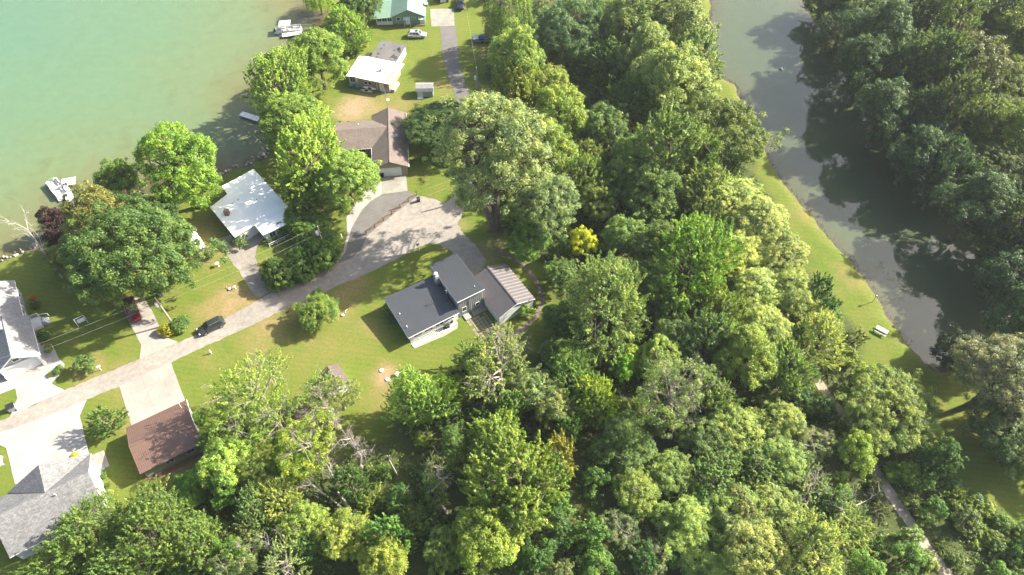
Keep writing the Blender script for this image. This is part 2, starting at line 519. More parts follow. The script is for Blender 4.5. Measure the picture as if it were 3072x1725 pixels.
def build_ground():
    def axis(lo, hi, st, far):
        c = list(np.arange(lo, hi + 1e-6, st))
        a, s = lo, st
        left = []
        while a > -far:
            s *= 1.35
            a -= s
            left.append(a)
        a, s = hi, st
        right = []
        while a < far:
            s *= 1.35
            a += s
            right.append(a)
        return np.array(left[::-1] + c + right)
    xs, ys = axis(-150, 150, 0.9, 3000), axis(14, 200, 0.9, 3000)
    X, Y = np.meshgrid(xs, ys)
    P = np.stack([X.ravel(), Y.ravel()], 1)
    wob = 0.5 * np.sin(P[:, 0] * 0.9 + 1.3 * np.sin(P[:, 1] * 0.6)) + 0.4 * np.sin(P[:, 1] * 1.3 + P[:, 0] * 0.4)
    dl, dp = sdist(P, LAKE) + 0.5 * wob, sdist(P, POND) + 0.4 * wob
    d = np.maximum(dl, dp)
    z = np.where(d > 0, WL - 0.12 - np.minimum(2.0, 0.14 * d), np.where(d > -2.2, (WL - 0.1) * np.clip((d + 2.2) / 2.2, 0, 1) ** 1.6, 0.0))
    nx, ny = len(xs), len(ys)
    idx = np.arange(nx * ny).reshape(ny, nx)
    F = np.stack([idx[:-1, :-1], idx[:-1, 1:], idx[1:, 1:], idx[1:, :-1]], -1).reshape(-1, 4)
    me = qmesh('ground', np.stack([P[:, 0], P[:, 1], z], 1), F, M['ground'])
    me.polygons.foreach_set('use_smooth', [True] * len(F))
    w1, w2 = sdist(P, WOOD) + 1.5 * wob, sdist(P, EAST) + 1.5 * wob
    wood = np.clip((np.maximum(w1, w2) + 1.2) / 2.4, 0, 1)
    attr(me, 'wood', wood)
    for nm, lst in (('dry', DRY), ('dirt', DIRT)):
        acc = np.zeros(len(P))
        for (x, y, r, s) in lst:
            c = G(x, y)
            dd = np.hypot(P[:, 0] - c.x, P[:, 1] - c.y) * (1 + 0.25 * wob)
            acc = np.maximum(acc, s * np.clip(1.4 - 1.4 * dd / (r * 1.25), 0, 1))
        attr(me, nm, acc)
    attr(me, 'shore', np.clip((d + .55) / .5, 0, 1))
    tag(obj('ground', me), 'lawns, yards and woodland floor between the lake and the pond', 'ground', kind='structure')
    # water sheets, cut from the same grid
    for nm, dd, mt, lab, far in (('lake', dl, 'lake', 'pale green lake with shallow sandy margin', 70.0), ('pond', dp, 'pond', 'murky olive pond beside the wood', 12.0)):
        inside = dd > -1.6
        keep = inside[F].all(1)
        used = np.unique(F[keep])
        remap = -np.ones(len(P), int)
        remap[used] = np.arange(len(used))
        V = np.stack([P[used, 0], P[used, 1], np.full(len(used), WL)], 1)
        wm = qmesh(nm, V, remap[F[keep]], M[mt])
        attr(wm, 'depth', np.clip(dd[used] / far, 0, 1))
        tag(obj(nm, wm), lab, 'water', kind='structure')


def qmesh(name, V, F, mat):
    me = bpy.data.meshes.new(name)
    nv, nf = len(V), len(F)
    me.vertices.add(nv)
    me.vertices.foreach_set('co', np.asarray(V, np.float32).ravel())
    me.loops.add(nf * 4)
    me.loops.foreach_set('vertex_index', np.asarray(F, np.int32).ravel())
    me.polygons.add(nf)
    me.polygons.foreach_set('loop_start', np.arange(0, nf * 4, 4, dtype=np.int32))
    me.polygons.foreach_set('loop_total', np.full(nf, 4, np.int32))
    me.materials.append(mat)
    me.update(calc_edges=True)
    return me


def attr(me, name, vals, dom='POINT'):
    a = me.attributes.new(name, 'FLOAT', dom)
    a.data.foreach_set('value', np.asarray(vals, np.float32))


def sheet(name, poly, z, mat, label, jit=0.12, step=0.7, world_pts=False, cat='driveway', th=0.0):
    pts = [Vector((p[0], p[1])) for p in poly] if world_pts else [G(x, y).xy for x, y in poly]
    out = []
    for i, a in enumerate(pts):
        b = pts[(i + 1) % len(pts)]
        n = max(1, int((b - a).length / step))
        for k in range(n):
            q = a.lerp(b, k / n)
            if k and jit:
                q = q + Vector((random.uniform(-jit, jit), random.uniform(-jit, jit)))
            out.append(q)
    mb = MB()
    if th:
        mb.prism([(q.x, q.y) for q in out], z - th, z)
    else:
        tr = tessellate_polygon([[Vector((q.x, q.y, 0)) for q in out]])
        vs = [(q.x, q.y, z) for q in out]
        fs = []
        for t in tr:
            a, b, c = [out[i] for i in t]
            fs.append(t if (b - a).cross(c - a) > 0 else tuple(reversed(t)))
        mb.add(vs, fs)
    return tag(mb.build(name, mat), label, cat, kind='structure')


build_ground()

sheet('road', [(-600, 1535), (-60, 1290), (0, 1263), (97, 1219), (194, 1171), (300, 1126), (419, 1077), (528, 1030), (600, 1000), (673, 957), (756, 912), (829, 868), (909, 846), (1010, 788), (1040, 762),
               (1075, 752), (1100, 702), (1180, 640), (1250, 586), (1300, 596), (1330, 610), (1365, 588), (1400, 600), (1385, 650), (1372, 675), (1390, 700), (1430, 740), (1462, 782), (1440, 822),
               (1425, 830), (1395, 800), (1354, 752), (1320, 735), (1290, 730), (1245, 748), (1199, 772), (1108, 817), (999, 864), (920, 900), (836, 937), (752, 978), (644, 1026), (513, 1088), (361, 1158), (261, 1198), (120, 1260), (0, 1312), (-60, 1338), (-600, 1590)],
      0.022, M['road'], 'pale worn lane widening into a gravel turning area', 0.16, cat='road')
sheet('garage_apron', [(358, 1159), (513, 1087), (534, 1145), (556, 1204), (600, 1300), (440, 1370), (394, 1277)], 0.034, M['concrete_tan'], 'tan concrete apron in front of the brown metal garage', 0.04)
sheet('driveway', [(261, 1199), (240, 1248), (253, 1305), (268, 1362), (300, 1440), (120, 1500), (44, 1450), (19, 1344), (0, 1335), (-80, 1345), (-80, 1335), (0, 1300), (120, 1258)], 0.034, M['concrete'], 'wide white concrete driveway of the grey-shingled house', 0.03)
sheet('driveway', [(195, 1172), (155, 1150), (193, 1108), (194, 1092), (178, 1078), (165, 1050), (155, 1032), (131, 1034), (110, 1045), (60, 1070), (-60, 1120), (-60, 1200), (0, 1183), (46, 1165), (52, 1195), (39, 1225), (30, 1252), (97, 1216)], 0.036, M['concrete'], 'white concrete driveway and walk beside the pale-roofed house', 0.03)
sheet('driveway', [(432, 896), (455, 930), (479, 979), (500, 1012), (535, 1026), (419, 1078), (424, 1035), (400, 990), (385, 961), (370, 925), (395, 890)], 0.030, M['concrete_tan'], 'tan concrete drive where the red truck is parked', 0.04)
sheet('driveway', [(645, 719), (700, 700), (763, 680), (800, 705), (774, 737), (765, 769), (771, 795), (787, 817), (832, 866), (774, 893), (752, 871), (720, 817), (673, 759)], 0.030, M['gravel'], 'pale gravel drive leading to the white flat-roofed house', 0.12)
sheet('driveway', [(1145, 583), (1223, 573), (1217, 505), (1140, 505)], 0.040, M['concrete_old'], 'old concrete apron before the brown-shingled house garage', 0.02)
sheet('driveway', [(1014, 790), (1036, 758), (1044, 725), (1054, 686), (1086, 631), (1112, 605), (1145, 585), (1190, 576), (1225, 574), (1246, 583), (1249, 592), (1180, 643), (1108, 702), (1101, 710), (1090, 735), (1083, 752), (1055, 775)], 0.036, M['asphalt_mid'], 'curved dark asphalt drive behind the rail fence', 0.05)
sheet('footpath', [(1098, 570), (1145, 540), (1145, 584), (1112, 604), (1086, 630), (1054, 686), (1044, 725), (1036, 757), (1014, 789), (1007, 783), (1030, 752), (1042, 704), (1039, 653), (1065, 615)], 0.046, M['concrete'], 'concrete strip edging the curved asphalt drive', 0.02, cat='path')
sheet('driveway', [(1319, 79), (1366, 76), (1374, 139), (1376, 180), (1394, 244), (1410, 285), (1430, 340), (1440, 450), (1440, 560), (1400, 560), (1390, 450), (1380, 330), (1351, 247), (1331, 184), (1326, 139)], 0.028, M['asphalt_mid'], 'long asphalt lane running up to the green-roofed house', 0.12)
sheet('parking_pad', [(1290, 27), (1361, 26), (1364, 77), (1294, 80)], 0.040, M['concrete_old'], 'stained concrete parking pad at the end of the asphalt lane', 0.03, cat='parking')
sheet('patio', [(273, 1366), (312, 1351), (329, 1398), (300, 1412), (285, 1400)], 0.050, M['concrete_tan'], 'small tan concrete patio beside the grey-shingled house', 0.0, cat='patio')
SANDP = [(2352, 950), (2378, 1005), (2420, 1080), (2461, 1155), (2501, 1212), (2545, 1265), (2574, 1320), (2600, 1376), (2642, 1436), (2680, 1495), (2740, 1580), (2790, 1655), (2840, 1725), (2900, 1810)]
w = .78
c = [G(x, y).xy for x, y in SANDP]
lft, rgt = [], []
for i, p in enumerate(c):
    d = (c[min(i + 1, len(c) - 1)] - c[max(i - 1, 0)]).normalized()
    nn = Vector((-d.y, d.x))
    ww = w * random.uniform(0.85, 1.2)
    lft.append(p + nn * ww)
    rgt.append(p - nn * ww)
sheet('footpath', lft + rgt[::-1], 0.020, M['sand_path'], 'sandy footpath winding through the edge of the wood', 0.15, 0.5, True, cat='path')
RING = [(1490, 752), (1530, 766), (1565, 789), (1597, 825), (1621, 869), (1627, 909), (1608, 952), (1565, 988), (1521, 1017)]
c = [G(x, y).xy for x, y in RING]
lft, rgt = [], []
for i, p in enumerate(c):
    d = (c[min(i + 1, len(c) - 1)] - c[max(i - 1, 0)]).normalized()
    nn = Vector((-d.y, d.x))
    lft.append(p + nn * 0.42)
    rgt.append(p - nn * 0.42)
sheet('footpath', lft + rgt[::-1], 0.018, M['brick_path'], 'curving brown brick footpath round the grey garage', 0.05, 0.5, True, cat='path')


# ================================================================== buildings
def window(root, p, u, w, h, frame='white_paint', name='window', t=0.07):
    """window in a vertical wall: p = lower left corner on the wall face, u = unit direction along the wall (outside is to its right)"""
    u = Vector((u[0], u[1], 0)).normalized()
    nn = Vector((u.y, -u.x, 0))
    p = Vector(p)
    mb = MB()

    def bar(a0, b0, a1, b1, d0, d1):
        q = [p + u * a + Vector((0, 0, b)) + nn * dd for dd in (d0, d1) for a, b in ((a0, b0), (a1, b0), (a1, b1), (a0, b1))]
        mb.add(q, [(0, 3, 2, 1), (4, 5, 6, 7), (0, 1, 5, 4), (1, 2, 6, 5), (2, 3, 7, 6), (3, 0, 4, 7)])
    bar(-t, -t, w + t, 0, 0.003, 0.06)
    bar(-t, h, w + t, h + t, 0.003, 0.06)
    bar(-t, 0, 0, h, 0.003, 0.055)
    bar(w, 0, w + t, h, 0.003, 0.055)
    if w > 0.9 and name == 'window':
        bar(w / 2 - 0.03, 0, w / 2 + 0.03, h, 0.003, 0.05)
    o = mb.build(name, M[frame], root)
    mb = MB()
    q = [p + u * a + Vector((0, 0, b)) + nn * 0.02 for a, b in ((0, 0), (w, 0), (w, h), (0, h))]
    mb.add(q, [(0, 1, 2, 3)])
    mb.build('pane' if name == 'window' else 'panel', M['glass'] if name == 'window' else M['white_siding'], o)
    return o


def gable_walls(x0, y0, x1, y1, ez, rz, axis, top=0.0):
    mb = MB()
    mb.box(x0, y0, -0.1, x1, y1, ez)
    if axis == 'x':
        ym = (y0 + y1) / 2
        for x in (x0, x1 - 0.12):
            mb.add([(x, y0, ez), (x, y1, ez), (x, ym, rz), (x + .12, y0, ez), (x + .12, y1, ez), (x + .12, ym, rz)], [(0, 2, 1), (3, 4, 5), (0, 3, 5, 2), (1, 2, 5, 4), (0, 1, 4, 3)])
    else:
        xm = (x0 + x1) / 2
        for y in (y0, y1 - 0.12):
            mb.add([(x0, y, ez), (x1, y, ez), (xm, y, rz), (x0, y + .12, ez), (x1, y + .12, ez), (xm, y + .12, rz)], [(0, 1, 2), (3, 5, 4), (0, 2, 5, 3), (1, 4, 5, 2), (0, 3, 4, 1)])
    return mb


def slope(root, pts, mat, th=0.12, name='roof'):
    return MB().slab(pts, th).build(name, M[mat], root)


def ribs(root, a, b, c, d, mat, spacing=0.42, wdt=0.06, hgt=0.03, part='roof_ribs', single=False, parent=None):
    """standing seams on a roof plane a-b (lower edge), d-c (upper edge); seams run from lower to upper edge"""
    a, b, c, d = map(Vector, (a, b, c, d))
    nn = (b - a).cross(d - a).normalized()
    if nn.z < 0: nn = -nn
    L = (b - a).length
    n = int(L / spacing)
    mb = MB()
    e = (b - a).normalized()
    for i in range(1, n):
        t = i / n
        p, q = a.lerp(b, t), d.lerp(c, t)
        one = MB() if single else mb
        v = [p - e * wdt / 2, p + e * wdt / 2, q + e * wdt / 2, q - e * wdt / 2]
        v = [x + nn * 0.002 for x in v] + [x + nn * hgt for x in v]
        one.add(v, [(4, 5, 6, 7), (0, 1, 5, 4), (1, 2, 6, 5), (2, 3, 7, 6), (3, 0, 4, 7)])
        if single:
            one.build('rib', M[mat], root)
    if not single:
        mb.build(part, M[mat], root)


def rim(root, pts, mat='white_paint', r=0.06, name='fascia'):
    mb = MB()
    for a, b in zip(pts[:-1], pts[1:]):
        mb.tube([a, b], r, 4)
    return mb.build(name, M[mat], root)


# ---- main house: low wing and taller block under slate-grey metal roofs
H = thing('house', 'low house with slate-grey metal roofs and a taller shed-roofed block', 'house', (-17.6, 65.7, 0), math.radians(32))
LW, WW = 9.9, 9.15
MB().box(0.45, 0.55, -0.1, LW, WW - 0.4, 2.62).build('wall', M['white_siding'], H)
lo = [(0, 0, 2.62), (LW, 0, 2.62), (LW, WW, 3.35), (0, WW, 3.35)]
r = slope(H, lo, 'slate_metal', 0.16)
ribs(r, *lo, 'slate_metal')
rim(H, [(0, WW, 3.24), (0, -0.02, 2.52), (LW, -0.02, 2.52)], 'white_paint', 0.07)
# clerestory gap filler between wall and roof
MB().add([(0.45, WW - .4, 2.6), (LW, WW - .4, 2.6), (LW, WW - .4, 3.2), (0.45, WW - .4, 3.2), (0.45, 0.55, 2.6), (LW, 0.55, 2.6)], [(0, 3, 2, 1), (0, 4, 3), (1, 2, 5)]).build('wall_top', M['white_siding'], H)
for i in range(4):
    window(H, (1.2 + i * 2.1, 0.55, 1.0), (1, 0), 1.5, 1.0)
tx0, tx1, ty0, ty1 = 9.95, 15.35, 0.45, 10.4
MB().box(tx0 + .25, ty0 + .25, -0.1, tx1 - .25, ty1 - .25, 4.62).build('wall', M['grey_siding'], H)
tr_ = [(tx0, ty0, 5.1), (tx1, ty0, 5.1), (tx1, ty1, 4.75), (tx0, ty1, 4.75)]
MB().add([(tx0 + .25, ty0 + .25, 4.6), (tx1 - .25, ty0 + .25, 4.6), (tx1 - .25, ty1 - .25, 4.6), (tx0 + .25, ty1 - .25, 4.6),
          (tx0 + .25, ty0 + .25, 4.96), (tx1 - .25, ty0 + .25, 4.96), (tx1 - .25, ty1 - .25, 4.63), (tx0 + .25, ty1 - .25, 4.63)],
         [(0, 1, 5, 4), (1, 2, 6, 5), (2, 3, 7, 6), (3, 0, 4, 7)]).build('wall_top', M['grey_siding'], H)
r = slope(H, tr_, 'slate_metal', 0.16)
ribs(r, *tr_, 'slate_metal')
rim(H, [(tx0 - .02, ty1, 4.66), (tx0 - .02, ty0 - .02, 5.0), (tx1, ty0 - .02, 5.0)], 'white_paint', 0.07)
mb = MB()                                     # vertical battens on the tall front wall
for i in range(13):
    x = tx0 + .45 + i * 0.37
    mb.box(x, ty0 + .21, 0.1, x + .05, ty0 + .247, 4.6)
mb.build('siding_battens', M['grey_siding'], H)
window(H, (tx0 + .9, ty0 + .21, 1.3), (1, 0), 0.8, 1.1)
window(H, (tx0 + 3.6, ty0 + .21, 1.2), (1, 0), 0.7, 0.7)
for i in range(2):
    window(H, (tx0 + .25, 6.8 - i * 2.6, 3.75), (0, -1), 0.8, 0.5)
MB().tube([(tx0 + 2.55, ty0 + .12, 0.1), (tx0 + 2.55, ty0 + .12, 4.7)], 0.06, 6).build('downspout', M['steel'], H)
ch = MB().box(9.25, 7.0, 2.9, 9.95, 7.9, 5.35).build('chimney', M['grey_siding'], H)
MB().lathe([(0.3, 5.36), (0.3, 5.55), (0.22, 5.56), (0.22, 5.75), (0.33, 5.76), (0.33, 5.84), (0.05, 5.95)], 10, (9.6, 7.45)).build('flue_cap', M['lamp_white'], ch)
MB().tube([(9.35, 3.3, 2.8), (9.35, 3.3, 5.5)], 0.075, 8).tube([(9.35, 3.3, 5.5), (9.35, 3.3, 5.72)], 0.14, 8).build('stove_pipe', M['steel'], H)
for (x, y) in ((0.9, 4.9), (0.75, 1.9)):
    MB().lathe([(0.07, 2.6), (0.07, 3.2), (0.09, 3.21), (0.09, 3.26)], 8, (x, y)).build('vent_pipe', M['lamp_white'], H)
MB().lathe([(0.07, 4.9), (0.07, 5.35)], 8, (14.2, 1.8)).build('vent_pipe', M['lamp_white'], H)
ms = MB().tube([(0.55, 3.2, 2.7), (0.55, 3.2, 3.8)], 0.03, 5).tube([(0.55, 2.9, 3.8), (0.55, 3.6, 3.8)], 0.025, 5).build('aerial', M['steel'], H)
MB().box(tx0 + .9, ty0 - 1.0, 0, tx0 + 2.1, ty0 + .25, 0.22).build('door_step', M['concrete'], H)
MB().box(tx0 + 2.5, ty0 - .9, 0, tx1 - .1, ty0 + .25, 0.14).build('stoop', M['concrete_old'], H)
# bed of pale stones under the front eave
sheet('stone_bed', [(1232, 1032), (1370, 962), (1374, 972), (1300, 1015), (1240, 1040)], 0.05, M['stone'], 'bed of white stones along the grey house front', 0.08, 0.5, cat='stones')
sheet('patio', [(1240, 1041), (1374, 974), (1372, 986), (1330, 1010), (1270, 1035), (1245, 1046)], 0.04, M['concrete_tan'], 'narrow tan concrete strip before the grey house', 0.05, cat='patio')
mb = MB()
for i in range(170):
    t, q = random.random(), random.random()
    a = G(1236, 1036).lerp(G(1368, 967), t) + Vector((random.uniform(-.1, .3), random.uniform(-.4, .35), 0))
    s_ = random.uniform(.07, .16)
    mb.lathe([(s_ * .8, 0.03), (s_, .09 + s_ * .3), (s_ * .6, .05 + s_ * .9)], 6, (a.x, a.y))
tag(mb.build('bed_stones', M['white_siding']), 'loose white stones along the grey house front', 'stones', kind='stuff')


def grill(loc, rz):
    g = thing('barbecue_grill', 'black barbecue grill standing before the slate-roofed house', 'grill', loc, rz)
    mb = MB()
    for x in (-.5, .5):
        for y in (-.22, .22):
            mb.box(x - .03, y - .03, 0, x + .03, y + .03, .85)
    mb.box(-.55, -.27, .2, .55, .27, .24)
    mb.build('cart', M['black_metal'], g)
    MB().add([(-.45, -.3, .85), (.45, -.3, .85), (.45, .3, .85), (-.45, .3, .85), (-.45, -.2, 1.12), (.45, -.2, 1.12), (.45, .12, 1.2), (-.45, .12, 1.2)],
             [(0, 3, 2, 1), (4, 5, 6, 7), (0, 1, 5, 4), (1, 2, 6, 5), (2, 3, 7, 6), (3, 0, 4, 7)]).build('lid', M['black_metal'], g)
    MB().box(.46, -.25, .82, .85, .25, .86).build('side_shelf', M['steel'], g)
    MB().tube([(-.35, -.3, .98), (.35, -.3, .98)], .02, 5).build('handle', M['steel'], g)
    return g


grill(G(1340, 984, 0), math.radians(32))
t = thing('fire_pit', 'round dark kettle fire pit beside the barbecue grill', 'fire pit', G(1352, 970, 0))
MB().lathe([(.15, .2), (.38, .42), (.44, .6), (.40, .6), (.34, .44), (.1, .3)], 14).build('bowl', M['black_metal'], t)
for k in range(3):
    a = 2 * PI * k / 3
    MB().tube([(.25 * math.cos(a), .25 * math.sin(a), .35), (.4 * math.cos(a), .4 * math.sin(a), 0)], .025, 5).build('leg', M['black_metal'], t)

# ---- garage beside it
g = thing('garage', 'white garage with taupe ribbed metal gable roof and ivy on its end wall', 'garage', (-2.3, 69.9, 0), math.radians(33))
gl, gw, gm = 7.6, 9.8, 3.8
wl_ = gable_walls(.25, .15, gl - .25, gw - .15, 2.5, 3.78, 'y').build('wall', M['white_siding'], g)
s1 = [(0, gw, 2.45), (0, 0, 2.45), (gm, 0, 3.85), (gm, gw, 3.85)]
s2 = [(gl, 0, 2.45), (gl, gw, 2.45), (gm, gw, 3.85), (gm, 0, 3.85)]
slope(g, s1, 'taupe_metal', .12)
rr = slope(g, s2, 'taupe_metal', .12)
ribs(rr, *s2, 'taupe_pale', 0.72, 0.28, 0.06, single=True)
ribs(g, *s1, 'taupe_metal', 0.72, 0.06, 0.02)
MB().box(gm - .12, -.02, 3.84, gm + .12, gw + .02, 3.90).build('ridge_cap', M['taupe_metal'], g)
rim(g, [(0, -.02, 2.36), (gm, -.02, 3.76), (gl, -.02, 2.36)], 'white_paint', .06)
rim(g, [(-.02, gw, 2.36), (-.02, 0, 2.36)], 'white_paint', .05, 'gutter')
window(g, (.25, 6.6, .15), (0, -1), 1.0, 2.0, name='door')
window(g, (1.2, gw - .15, .05), (1, 0), 4.8, 2.1, name='garage_door') if False else None
window(g, (6.2, gw - .15, .1), (-1, 0), 4.9, 2.1, name='garage_door')

# ---- paver patio between the two
pv = thing('patio', 'square paver patio with grass joints before the grey house door', 'patio', (-17.6, 65.7, 0.0), math.radians(32))
pm = MB().box(-.26, -.26, .0, .26, .26, .045).mesh('paver', M['paver'])
for i in range(6):
    for j in range(9):
        if random.random() < .06: continue
        o = obj('paver', pm, pv)
        o.location = (tx0 + 1.1 + i * .66 + random.uniform(-.03, .03), ty0 - 1.4 - j * .66 + random.uniform(-.03, .03), random.uniform(-.006, .01))
        o.rotation_euler = (0, 0, random.uniform(-.06, .06))

# ---- white flat-roofed house
W0 = Vector((-52.2, 88.1, 0))
W = thing('house', 'flat white-roofed house with brick chimney beside the lake', 'house', W0)
pol = [(-52.73, 106.35), (-41.0, 92.9), (-47.02, 88.6), (-49.21, 91.13), (-52.25, 88.1), (-58.79, 95.75), (-56.28, 99.36), (-57.93, 101.49)]
pol = [(a - W0.x, b - W0.y) for a, b in pol][::-1]
cx, cy = sum(p[0] for p in pol) / len(pol), sum(p[1] for p in pol) / len(pol)
MB().prism(pol, 2.72, 2.92).build('roof', M['membrane'], W)
mb = MB()
for i in range(len(pol)):
    a, b = pol[i], pol[(i + 1) % len(pol)]
    mb.tube([(a[0], a[1], 2.88), (b[0], b[1], 2.88)], .075, 4)
mb.build('roof_edge', M['white_paint'], W)


def inset(poly, d):
    out = []
    n = len(poly)
    for i in range(n):
        p0, p1, p2 = [Vector(poly[(i + k - 1) % n]) for k in range(3)]
        e1, e2 = (p1 - p0).normalized(), (p2 - p1).normalized()
        n1, n2 = Vector((-e1.y, e1.x)), Vector((-e2.y, e2.x))
        bis = (n1 + n2)
        bis = bis / max(.3, (1 + n1.dot(n2)))
        out.append(p1 + bis * d)
    return [(q.x, q.y) for q in out]


def area(poly):
    return sum(poly[i][0] * poly[(i + 1) % len(poly)][1] - poly[(i + 1) % len(poly)][0] * poly[i][1] for i in range(len(poly))) / 2


sg = 1 if area(pol) > 0 else -1
MB().prism(inset(pol, .45 * sg), -.1, 2.72).build('wall', M['white_siding'], W)
e = Vector((8.6, 0, 0))
cb = G(683, 643, 2.9) - W0
MB().box(cb.x - .42, cb.y - .42, 2.9, cb.x + .42, cb.y + .42, 4.1).build('chimney', M['brick'], W)
MB().box(cb.x - .3, cb.y - .3, 4.1, cb.x + .3, cb.y + .3, 4.2).build('chimney_cap', M['concrete_old'], W)
for pz in ((700, 610), (715, 600), (770, 600)):
    q = G(pz[0], pz[1], 2.9) - W0
    MB().lathe([(.09, 2.9), (.09, 3.2)], 8, (q.x, q.y)).build('vent_pipe', M['steel'], W)
# front wall windows below the lower-right eave
A_, B_ = Vector((-47.02, 88.6, 0)) - W0, Vector((-41.0, 92.9, 0)) - W0
uu = (B_ - A_).normalized()
nn_ = Vector((uu.y, -uu.x, 0))
for k in range(4):
    window(W, A_ - nn_ * .44 + uu * (1.2 + k * 1.5) + Vector((0, 0, 1.0)), uu, 1.1, 1.2)
mb = MB()
for k in range(5):
    q = A_ + uu * (.2 + k * 1.55) + nn_ * .9
    mb.tube([(q.x, q.y, 0), (q.x, q.y, 1.0)], .05, 5)
q0, q1 = A_ + uu * .2 + nn_ * .9, A_ + uu * 6.4 + nn_ * .9
mb.tube([(q0.x, q0.y, 1.0), (q1.x, q1.y, 1.0)], .05, 5).tube([(q0.x, q0.y, .55), (q1.x, q1.y, .55)], .03, 5)
mb.build('porch_rail', M['white_paint'], W)
A2, B2 = Vector((-52.25, 88.1, 0)) - W0, Vector((-49.21, 91.13, 0)) - W0
u2 = (B2 - A2).normalized()
window(W, A2 + Vector((-u2.y, u2.x, 0)) * .44 + u2 * .8 + Vector((0, 0, .1)), u2, 2.6, 2.1, name='garage_door')
o = thing('riding_mower', 'small red riding mower beside the white flat-roofed house', 'mower', G(729, 719, 0), math.radians(40))
MB().box(-.7, -.4, .3, .25, .4, .5).add([(.25, -.3, .35), (.85, -.28, .35), (.85, .28, .35), (.25, .3, .35), (.25, -.3, .85), (.8, -.26, .75), (.8, .26, .75), (.25, .3, .85)],
    [(0, 3, 2, 1), (4, 5, 6, 7), (0, 1, 5, 4), (1, 2, 6, 5), (2, 3, 7, 6), (3, 0, 4, 7)]).build('body', M['red'], o)
MB().box(-.55, -.25, .5, -.1, .25, .62).box(-.6, -.25, .6, -.5, .25, .95).build('seat', M['black_metal'], o)
MB().tube([(.2, 0, .8), (.05, 0, 1.05)], .02, 5).tube([(.02, -.18, 1.05), (.08, .18, 1.05)], .025, 5).build('steering_wheel', M['black_metal'], o)
for x, rr_ in ((-.5, .3), (.6, .2)):
    for y in (-.42, .42):
        MB().tube([(x, y - .1, rr_), (x, y + .1, rr_)], rr_, 10).build('wheel', M['rubber'], o)

# ---- brown-shingled house
B = thing('house', 'T-shaped brown-shingled house with an attached garage', 'house', (-21.2, 107.5, 0), math.radians(97))
# local x runs away from the camera, local y to the left
Lb, Wb = 17.2, 7.5
gable_walls(.4, .4, Lb - .3, Wb - .4, 2.6, 4.15, 'x').build('wall', M['tan_siding'], B)
r = slope(B, [(0, 0, 2.55), (Lb, 0, 2.55), (Lb, Wb / 2, 4.25), (0, Wb / 2, 4.25)], 'shingle_brown', .14)
slope(B, [(0, Wb, 2.55), (Lb, Wb, 2.55), (Lb, Wb / 2, 4.25), (0, Wb / 2, 4.25)], 'shingle_brown', .14)
MB().slab([(-.01, Wb / 2 - .16, 4.20), (Lb, Wb / 2 - .16, 4.20), (Lb, Wb / 2, 4.29), (-.01, Wb / 2, 4.29)], .03).slab([(-.01, Wb / 2 + .16, 4.20), (Lb, Wb / 2 + .16, 4.20), (Lb, Wb / 2, 4.29), (-.01, Wb / 2, 4.29)], .03).build('ridge_cap', M['shingle_dark'], r)
# left wing
x0, x1, ye = 6.6, 15.6, 15.2
xm = (x0 + x1) / 2
mb = MB().box(x0 + .4, Wb - .5, -.1, x1 - .4, ye - .4, 2.6)
y = ye - .4
mb.add([(x0 + .4, y, 2.6), (x1 - .4, y, 2.6), (xm, y, 4.1), (x0 + .4, y - .12, 2.6), (x1 - .4, y - .12, 2.6), (xm, y - .12, 4.1)], [(0, 2, 1), (3, 4, 5), (0, 3, 5, 2), (1, 2, 5, 4)])
mb.build('wall', M['tan_siding'], B)
for xe in (x0, x1):
    slope(B, [(xe, ye, 2.58), (xe, Wb - .4, 2.58), (xm, Wb / 2 + .25, 4.20), (xm, ye, 4.20)], 'shingle_brown', .14)
rim(B, [(x0 - .02, ye, 2.48), (x0 - .02, Wb + .1, 2.48), (.1, Wb + .03, 2.45)], 'white_paint', .06, 'gutter')
rim(B, [(0, -.03, 2.45), (Lb, -.03, 2.45)], 'white_paint', .06, 'gutter')
window(B, (.4, Wb - 1.2, .1), (0, -1), 4.6, 2.15, name='garage_door')
window(B, (x0 + .4, ye - 1.4, 1.0), (0, -1), 1.6, 1.1)
window(B, (x0 + .4, ye - 4.6, 1.0), (0, -1), 1.6, 1.1)
MB().box(8.2, 1.9, 3.3, 9.0, 2.5, 3.75).build('roof_vent', M['steel'], B)
MB().box(12.3, .6, 2.8, 13.0, 1.3, 3.2).build('roof_vent', M['shingle_brown'], B)
MB().lathe([(.08, 3.2), (.08, 3.7)], 8, (13.4, 10.2)).build('vent_pipe', M['lamp_white'], B)
mast = MB().tube([(Lb + .15, Wb / 2, 0), (Lb + .15, Wb / 2, 8.6)], .05, 6)
for k in range(8):
    z = 8.0 - .0 * k
    x = Lb - .9 + k * .28
    mast.tube([(x, Wb / 2 - .9 + k * .05, 8.3), (x, Wb / 2 + .9 - k * .05, 8.3)], .018, 4)
mast.tube([(Lb - 1.0, Wb / 2, 8.3), (Lb + 1.2, Wb / 2, 8.3)], .02, 4)
mast.build('aerial', M['steel'], B)
MB().lathe([(.02, 6.0), (.25, 6.08), (.38, 6.25)], 12, (Lb + .15, Wb / 2 - .3)).build('satellite_dish', M['lamp_white'], B)
o = thing('trash_bin', 'black wheeled bin before the brown-shingled house garage', 'trash bin', G(1148, 530, 0), 0)
MB().add([(-.3, -.3, .05), (.3, -.3, .05), (.3, .3, .05), (-.3, .3, .05), (-.36, -.36, 1.0), (.36, -.36, 1.0), (.36, .36, 1.0), (-.36, .36, 1.0)],
         [(0, 3, 2, 1), (4, 5, 6, 7), (0, 1, 5, 4), (1, 2, 6, 5), (2, 3, 7, 6), (3, 0, 4, 7)]).build('body', M['black_metal'], o)
MB().box(-.4, -.4, 1.0, .4, .4, 1.07).build('lid', M['black_metal'], o)
